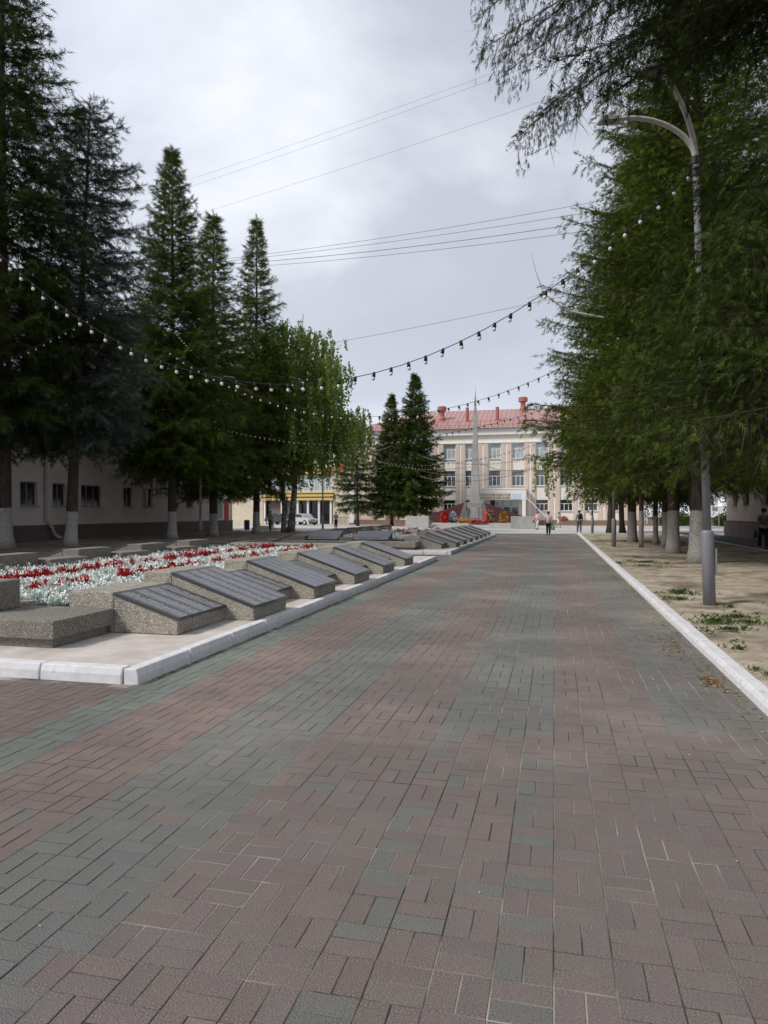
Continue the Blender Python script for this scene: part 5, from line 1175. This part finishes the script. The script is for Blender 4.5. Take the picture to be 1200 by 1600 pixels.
litter('ground_litter', pk, .055, .018, [(.12, .085, .05), (.2, .15, .09), (.08, .06, .04)], 'scattered needles and leaf litter on the sandy verge')
pk = np.stack([rng.uniform(-3.5, 1.5, 70), rng.uniform(2, 16, 70)], 1)
litter('path_litter', pk, .003, .012, [(.45, .4, .3), (.3, .22, .12)], 'stray leaf bits on the brick path')
def weeds(spots, lab):
    C = []; D = []; S = []; col = []
    for (x, y, r_, n, h) in spots:
        a = rng.uniform(0, 6.28, n); q = r_*0.75*np.abs(rng.normal(0, 1, n))*(0.6+0.4*np.sin(3*a+x*9)); lean = rng.normal(0, .55, (n, 2)); hh = h*rng.uniform(.5, 1.2, n)
        C.append(np.stack([x+q*np.cos(a)*1.6, y+q*np.sin(a), np.full(n, .05)+hh*.5], 1)); D.append(np.stack([lean[:, 0]*hh, lean[:, 1]*hh, hh*.5], 1)); S.append(np.stack([np.cos(a)*.009, np.sin(a)*.009, np.zeros(n)], 1)); col.append(np.array([[.075, .125, .026]])*rng.uniform(.6, 1.35, (n, 1)))
    tag(link('grass_tufts', quads_mesh('grass_tufts', np.concatenate(C), np.concatenate(D), np.concatenate(S), np.concatenate(col), M['leaves'])), lab, 'grass', kind='stuff')
sp_ = []
for px, py, r_, n, h in ((1055, 928, .28, 300, .09), (1062, 938, .15, 120, .06), (1072, 972, .22, 260, .09), (1025, 935, .1, 60, .06), (1130, 985, .25, 220, .06), (1150, 965, .35, 300, .06), (1170, 975, .3, 260, .07), (1095, 975, .15, 90, .05), (1180, 1062, .2, 200, .07), (1195, 1090, .1, 90, .06), (985, 879, .5, 500, .07), (1000, 884, .4, 260, .05), (1140, 950, .1, 70, .07), (1135, 1015, .1, 80, .06), (960, 870, .5, 200, .05), (930, 846, 1.2, 500, .06), (960, 846, 1.5, 500, .05)):
    x, y = G(px, py, .05); sp_.append((max(x, 1.86+r_*1.6), y, r_, int(n*.5), h)); sp_ += [(max(1.9, x+rng.normal(0, .5)), y+rng.normal(0, .5), r_*.3, int(n*.08), h*.8) for _ in range(4)]
weeds(sp_, 'low green weeds and grass tufts on the sandy verge')
weeds([(-5.0, 6.02, .05, 30, .05), (-4.3, 6.03, .05, 30, .05)], 'tiny grass blades in the joint behind the white kerb')

# ================================================================== PEOPLE
SKIN = mat('skin', (0.48, 0.29, 0.21), rough=0.6); HAIRD = mat('dark_hair', (0.025, 0.018, 0.014), rough=0.6); HAIRG = mat('grey_hair', (0.45, 0.43, 0.41), rough=0.6); HAIRR = mat('brown_hair', (0.10, 0.045, 0.025), rough=0.6); SHOE = mat('dark_shoe', (0.03, 0.028, 0.028), rough=0.5)
def skin_obj(name, verts, edges, radii, m_, parent, sub=1):
    me = bpy.data.meshes.new(name); me.from_pydata(verts, edges, []); me.materials.append(m_); o = link(name, me, parent)
    md = o.modifiers.new('skin', 'SKIN'); md.use_smooth_shade = True
    for i, r_ in enumerate(radii):
        sv = me.skin_vertices[0].data[i]; rr_ = r_ if isinstance(r_, tuple) else (r_, r_); sv.radius = rr_
    me.skin_vertices[0].data[0].use_root = True
    s = o.modifiers.new('sub', 'SUBSURF'); s.levels = sub; s.render_levels = sub
    return o
def cloth(name, c1, c2=None, scale=8.0): return mat(name, c1, c2, scale=scale, rough=0.9)
def person(loc, rz, h, top_m, leg_m, hair_m, lab, stride=.18, sleeves='short', dress=False, arms='down', long_hair=False):
    t = empty('person', loc, rz); k = h/1.70; sc = lambda p: (p[0]*k, p[1]*k, p[2]*k)
    st = stride; ft = [(-.085, st, 0), (.085, -st, 0)]
    V = [(0, 0, .95), (0, 0, 1.12), (0, .0, 1.30), (0, 0, 1.45), (0, .01, 1.53), (0, .025, 1.61), (0, .02, 1.68)]; E = [(0, 1), (1, 2), (2, 3), (3, 4), (4, 5), (5, 6)]; Rr = [(.14, .10), (.12, .09), (.15, .10), .06, .055, .092, .06]
    V.append((0, .13, 1.60)); E.append((5, 7)); Rr.append(.014)
    hands = []
    for sg, (fx, fy, _) in zip((-1, 1), ft):
        b = len(V); V += [(sg*.09, 0, .90), (fx*1.05, fy*.55+.03, .49), (fx, fy, .09), (fx, fy+.14, .035)]; E += [(0, b), (b, b+1), (b+1, b+2), (b+2, b+3)]; Rr += [.085, .055, .04, .035]
        b = len(V)
        if arms == 'down': A_ = [(sg*.18, 0, 1.38), (sg*.23, -.02-sg*st*.2, 1.12), (sg*.24, .06-sg*st*.6, .88), (sg*.24, .07-sg*st*.6, .80)]
        elif arms == 'front': A_ = [(sg*.18, 0, 1.38), (sg*.24, .02, 1.13), (sg*.12, .24, 1.22), (sg*.07, .29, 1.27)]
        else: A_ = [(sg*.18, 0, 1.38), (sg*.25, -.04, 1.13), (sg*.20, .2, 1.05), (sg*.16, .27, 1.05)]
        V += A_; E += [(2, b), (b, b+1), (b+1, b+2), (b+2, b+3)]; Rr += [.055, .042, .03, (.036, .02)]; hands.append(A_[3])
        hx, hy, hz = A_[3]; dv = Vector(A_[3])-Vector(A_[2]); dv.normalize(); sv = dv.cross(Vector((1, 0, 0)) if arms == 'down' else Vector((0, 0, 1))).normalized()
        for q in range(5):
            off = (q-1.5)*.019; ln = (.07, .085, .08, .065, .05)[q]; p0 = Vector((hx, hy, hz))+(dv*.03 if q < 4 else dv*-.02)+sv*(off if q < 4 else -.035); p1 = p0+dv*ln*.6+(sv*-.02 if q == 4 else Vector((0, 0, 0))); p2 = p1+dv*ln*.4+Vector((-sg*.012, .008, 0))
            c = len(V); V += [tuple(p0), tuple(p1), tuple(p2)]; E += [(b+3, c), (c, c+1), (c+1, c+2)]; Rr += [.009, .009, .007]
    body = skin_obj('body', [sc(v) for v in V], E, [((r_[0]*k, r_[1]*k) if isinstance(r_, tuple) else r_*k) for r_ in Rr], SKIN, t)
    # shirt
    VS = [(0, 0, .93), (0, 0, 1.12), (0, 0, 1.32), (0, 0, 1.43)]; ES = [(0, 1), (1, 2), (2, 3)]; RS = [(.165, .125), (.15, .115), (.18, .125), .075]
    for sg in (-1, 1):
        b = len(VS); i0 = 8+ (0 if sg < 0 else 0)
        if arms == 'down': A_ = [(sg*.18, 0, 1.385), (sg*.23, -.02-sg*st*.2, 1.12), (sg*.24, .06-sg*st*.6, .90)]
        elif arms == 'front': A_ = [(sg*.18, 0, 1.385), (sg*.24, .02, 1.13), (sg*.13, .22, 1.21)]
        else: A_ = [(sg*.18, 0, 1.385), (sg*.25, -.04, 1.13), (sg*.21, .18, 1.06)]
        if sleeves == 'short': A_ = [A_[0], tuple(Vector(A_[0]).lerp(Vector(A_[1]), .55)), tuple(Vector(A_[0]).lerp(Vector(A_[1]), .8))]
        VS += A_; ES += [(2, b), (b, b+1), (b+1, b+2)]; RS += [.075, .065, .052]
    skin_obj('shirt', [sc(v) for v in VS], ES, [((r_[0]*k, r_[1]*k) if isinstance(r_, tuple) else r_*k) for r_ in RS], top_m, t)
    if dress: MB().lathe([(.15*k, 1.0*k), (.20*k, .85*k), (.27*k, .5*k), (.26*k, .48*k)], 16, sy=.8).build('skirt', leg_m, t, smooth=True)
    else:
        VT = [(0, 0, .98)]; ET = []; RT = [(.155, .12)]
        for sg, (fx, fy, _) in zip((-1, 1), ft):
            b = len(VT); VT += [(sg*.085, 0, .88), (fx*1.05, fy*.55+.03, .49), (fx, fy, .10)]; ET += [(0, b), (b, b+1), (b+1, b+2)]; RT += [.11, .085, .07]
        skin_obj('trousers', [sc(v) for v in VT], ET, [((r_[0]*k, r_[1]*k) if isinstance(r_, tuple) else r_*k) for r_ in RT], leg_m, t)
    for (fx, fy, _) in ft: MB().box(-.045*k, .045*k, -.08*k, .17*k, 0, .08*k).build('shoe', SHOE, t, (fx*k, fy*k, 0), bevel=.03)
    hr = MB().lathe([(.02, -.07), (.085, -.06), (.108, 0), (.10, .06), (.06, .10), (.01, .115)], 14).build('hair', hair_m, t, (0, -.018*k, 1.63*k), (R(14), 0, 0), smooth=True); hr.scale = (k, k*1.05, k)
    if long_hair: MB().lathe([(.05, 0), (.085, -.08), (.07, -.2), (.02, -.24)], 10).build('hair', hair_m, t, (0, -.06*k, 1.62*k), smooth=True)
    tag(t, lab, 'person', 'people in the square'); return t, hands, k
def bag(loc, m_, w, h, lab, name='carrier_bag', d=.12):
    t = empty(name, loc); mb = MB(); mb.lathe([(.30, 0), (.5, .08), (.5, .55), (.34, .92), (.2, 1.0)], 12); o = mb.build('sack', m_, t, smooth=True); o.scale = (w, d*1.6, h)
    MB().tube([(-.05, 0, h*.95), (-.03, 0, h*1.25), (.03, 0, h*1.25), (.05, 0, h*.95)], .008, 5).build('handle', m_, t); return tag(t, lab, 'bag', 'bags carried by people')
GREENBAG = mat('green_plastic', (0.16, 0.42, 0.17), rough=.4); BLKBAG = mat('black_leather', (0.02, 0.02, 0.022), rough=.5)
c_lav = cloth('lavender_print', (.42, .38, .52), (.62, .58, .68), 30); c_blk = cloth('black_trousers', (.018, .018, .02)); c_pink = cloth('pink_shirt', (.68, .34, .40), (.74, .45, .5), 20); c_wht = cloth('white_trousers', (.62, .62, .64)); c_gry = cloth('grey_shirt', (.30, .31, .33), (.36, .37, .39), 6); c_dgr = cloth('dark_grey_shorts', (.12, .12, .13)); c_navy = cloth('navy_trousers', (.02, .024, .04)); c_chk = cloth('grey_checked_shirt', (.11, .115, .14), (.16, .165, .19), 25); c_prp = cloth('purple_print', (.10, .06, .14), (.42, .38, .48), 14); c_wb = cloth('white_blouse', (.5, .5, .48), (.64, .64, .62), 12); c_dress = cloth('dark_patterned_dress', (.06, .03, .08), (.55, .5, .55), 16)
_, hd, k = person((-.39, 49.9, 0), 0.0, 1.62, c_lav, c_blk, HAIRR, 'woman in lavender top and black trousers carrying a green bag on the path', stride=.1); bag((-.39+.30, 49.95, .36), GREENBAG, .26, .42, 'green carrier bag held by the woman in lavender')
person((-1.5, 66.5, 0), 2.5, 1.62, c_pink, c_wht, HAIRD, 'person in pink top and white trousers beside the monument wall', stride=.2, sleeves='long', arms='bent'); bag((-1.85, 66.4, .62), mat('red_bag', (.4, .04, .06), rough=.5), .2, .26, 'small red bag of the person in pink', 'handbag')
person((.45, 75.6, 0), 1.2, 1.55, c_wb, c_lav, HAIRR, 'person in pale blouse holding flowers near the museum', arms='front', dress=True); heap((.95, 75.4, .75), .8, .35, [OC, WC, RC], 'bunch of orange and white flowers carried before the museum', 12)
person((1.86, 56.6, 0), 0.15, 1.70, c_gry, c_dgr, HAIRD, 'person in grey shirt with dark backpack beyond the right kerb end', stride=.2, sleeves='long')
t = empty('backpack', (1.95, 56.42, 1.05)); MB().lathe([(.12, 0), (.17, .05), (.17, .3), (.10, .42), (.02, .45)], 12, sy=.6).build('sack', BLKBAG, t, smooth=True); MB().tube([(-.1, .05, .4), (-.12, .2, .25), (-.1, .12, .05)], .015, 5).build('strap', BLKBAG, t); tag(t, 'dark backpack on the person in grey', 'backpack')
person((9.7, 83.5, 0), 3.1, 1.62, c_dress, c_dress, HAIRG, 'person in dark patterned dress seen between the right trunks', dress=True)
person((-22.2, 53.4, 0), 3.0, 1.65, c_wb, c_navy, HAIRR, 'person in white blouse and dark trousers with green bag left of the birch', arms='bent'); bag((-21.95, 53.1, .5), GREENBAG, .3, .5, 'green carrier bag held left of the birch')
person((-20.4, 65.3, 0), 3.3, 1.60, c_prp, c_blk, HAIRD, 'person in purple top standing by the star pole with raised hands', arms='front', stride=.02)
person((8.72, 33.4, 0), 0.35, 1.74, c_chk, c_navy, HAIRD, 'person in grey checked shirt walking away at the right edge of picture', stride=.14, sleeves='short'); bag((8.43, 33.5, .48), BLKBAG, .12, .36, 'black shopping bag held by the person at right edge')

# ================================================================== SMALL STREET THINGS
t = empty('litter_bin', (-27.0, 59.5, 0)); MB().lathe([(.2, 0), (.24, .05), (.26, .75), (.22, .8)], 14).build('drum', M['black_metal'], t, smooth=True); MB().lathe([(.27, .8), (.27, .84), (.1, .9)], 14).build('lid', M['black_metal'], t); tag(t, 'black litter bin by the corner of the pink house', 'litter bin')
t = empty('entrance_steps', (-25.4, 60.2, 0)); MB().box(-1.2, 1.2, -.5, .9, 0, .17).build('step', M['light_granite'], t); MB().box(-1.2, .4, -.1, .9, .17, .34).build('step', M['light_granite'], t); tag(t, 'low grey stone steps beside the litter bin', 'steps')
def car(loc, rz, paint, lab):
    t = empty('parked_car', loc, rz); pr = [(-2.1, .35), (-2.05, .75), (-1.2, .9), (-.7, 1.38), (.7, 1.42), (1.35, .98), (2.05, .85), (2.15, .4)]
    MB().prism_y(list(reversed([(x, z) for x, z in pr])), -.8, .8).build('body', paint, t, bevel=.08)
    for s in (-1, 1): MB().prism_y(list(reversed([(-1.05, .93), (-.65, 1.32), (.62, 1.35), (1.15, .98)])), s*.805-.004, s*.805+.004).build('side_window', M['glass_dark'], t)
    for x in (-1.35, 1.35):
        for s in (-1, 1):
            w = MB().lathe([(.1, -.1), (.31, -.1), (.33, 0), (.31, .1), (.1, .1)], 16).build('wheel', M['rubber'], t, (x, s*.74, .33), (R(90), 0, 0)); MB().lathe([(.02, -.11), (.19, -.11), (.19, .11), (.02, .11)], 12).build('rim', M['steel'], w)
    for s in (-1, 1): MB().box(-2.13, -2.08, s*.55-.15, s*.55+.15, .6, .74).build('headlight', M['frame_white'], t)
    return tag(t, lab, 'car', 'cars parked before the cream building')
car((-30.3, 83.2, 0), 2.6, mat('silver_paint', (.45, .46, .48), rough=.25, spec=.6), 'silver car parked before the banded cream building'); car((-33.6, 84.0, 0), 2.7, mat('dark_paint', (.03, .035, .045), rough=.25, spec=.6), 'dark car parked behind the silver one')
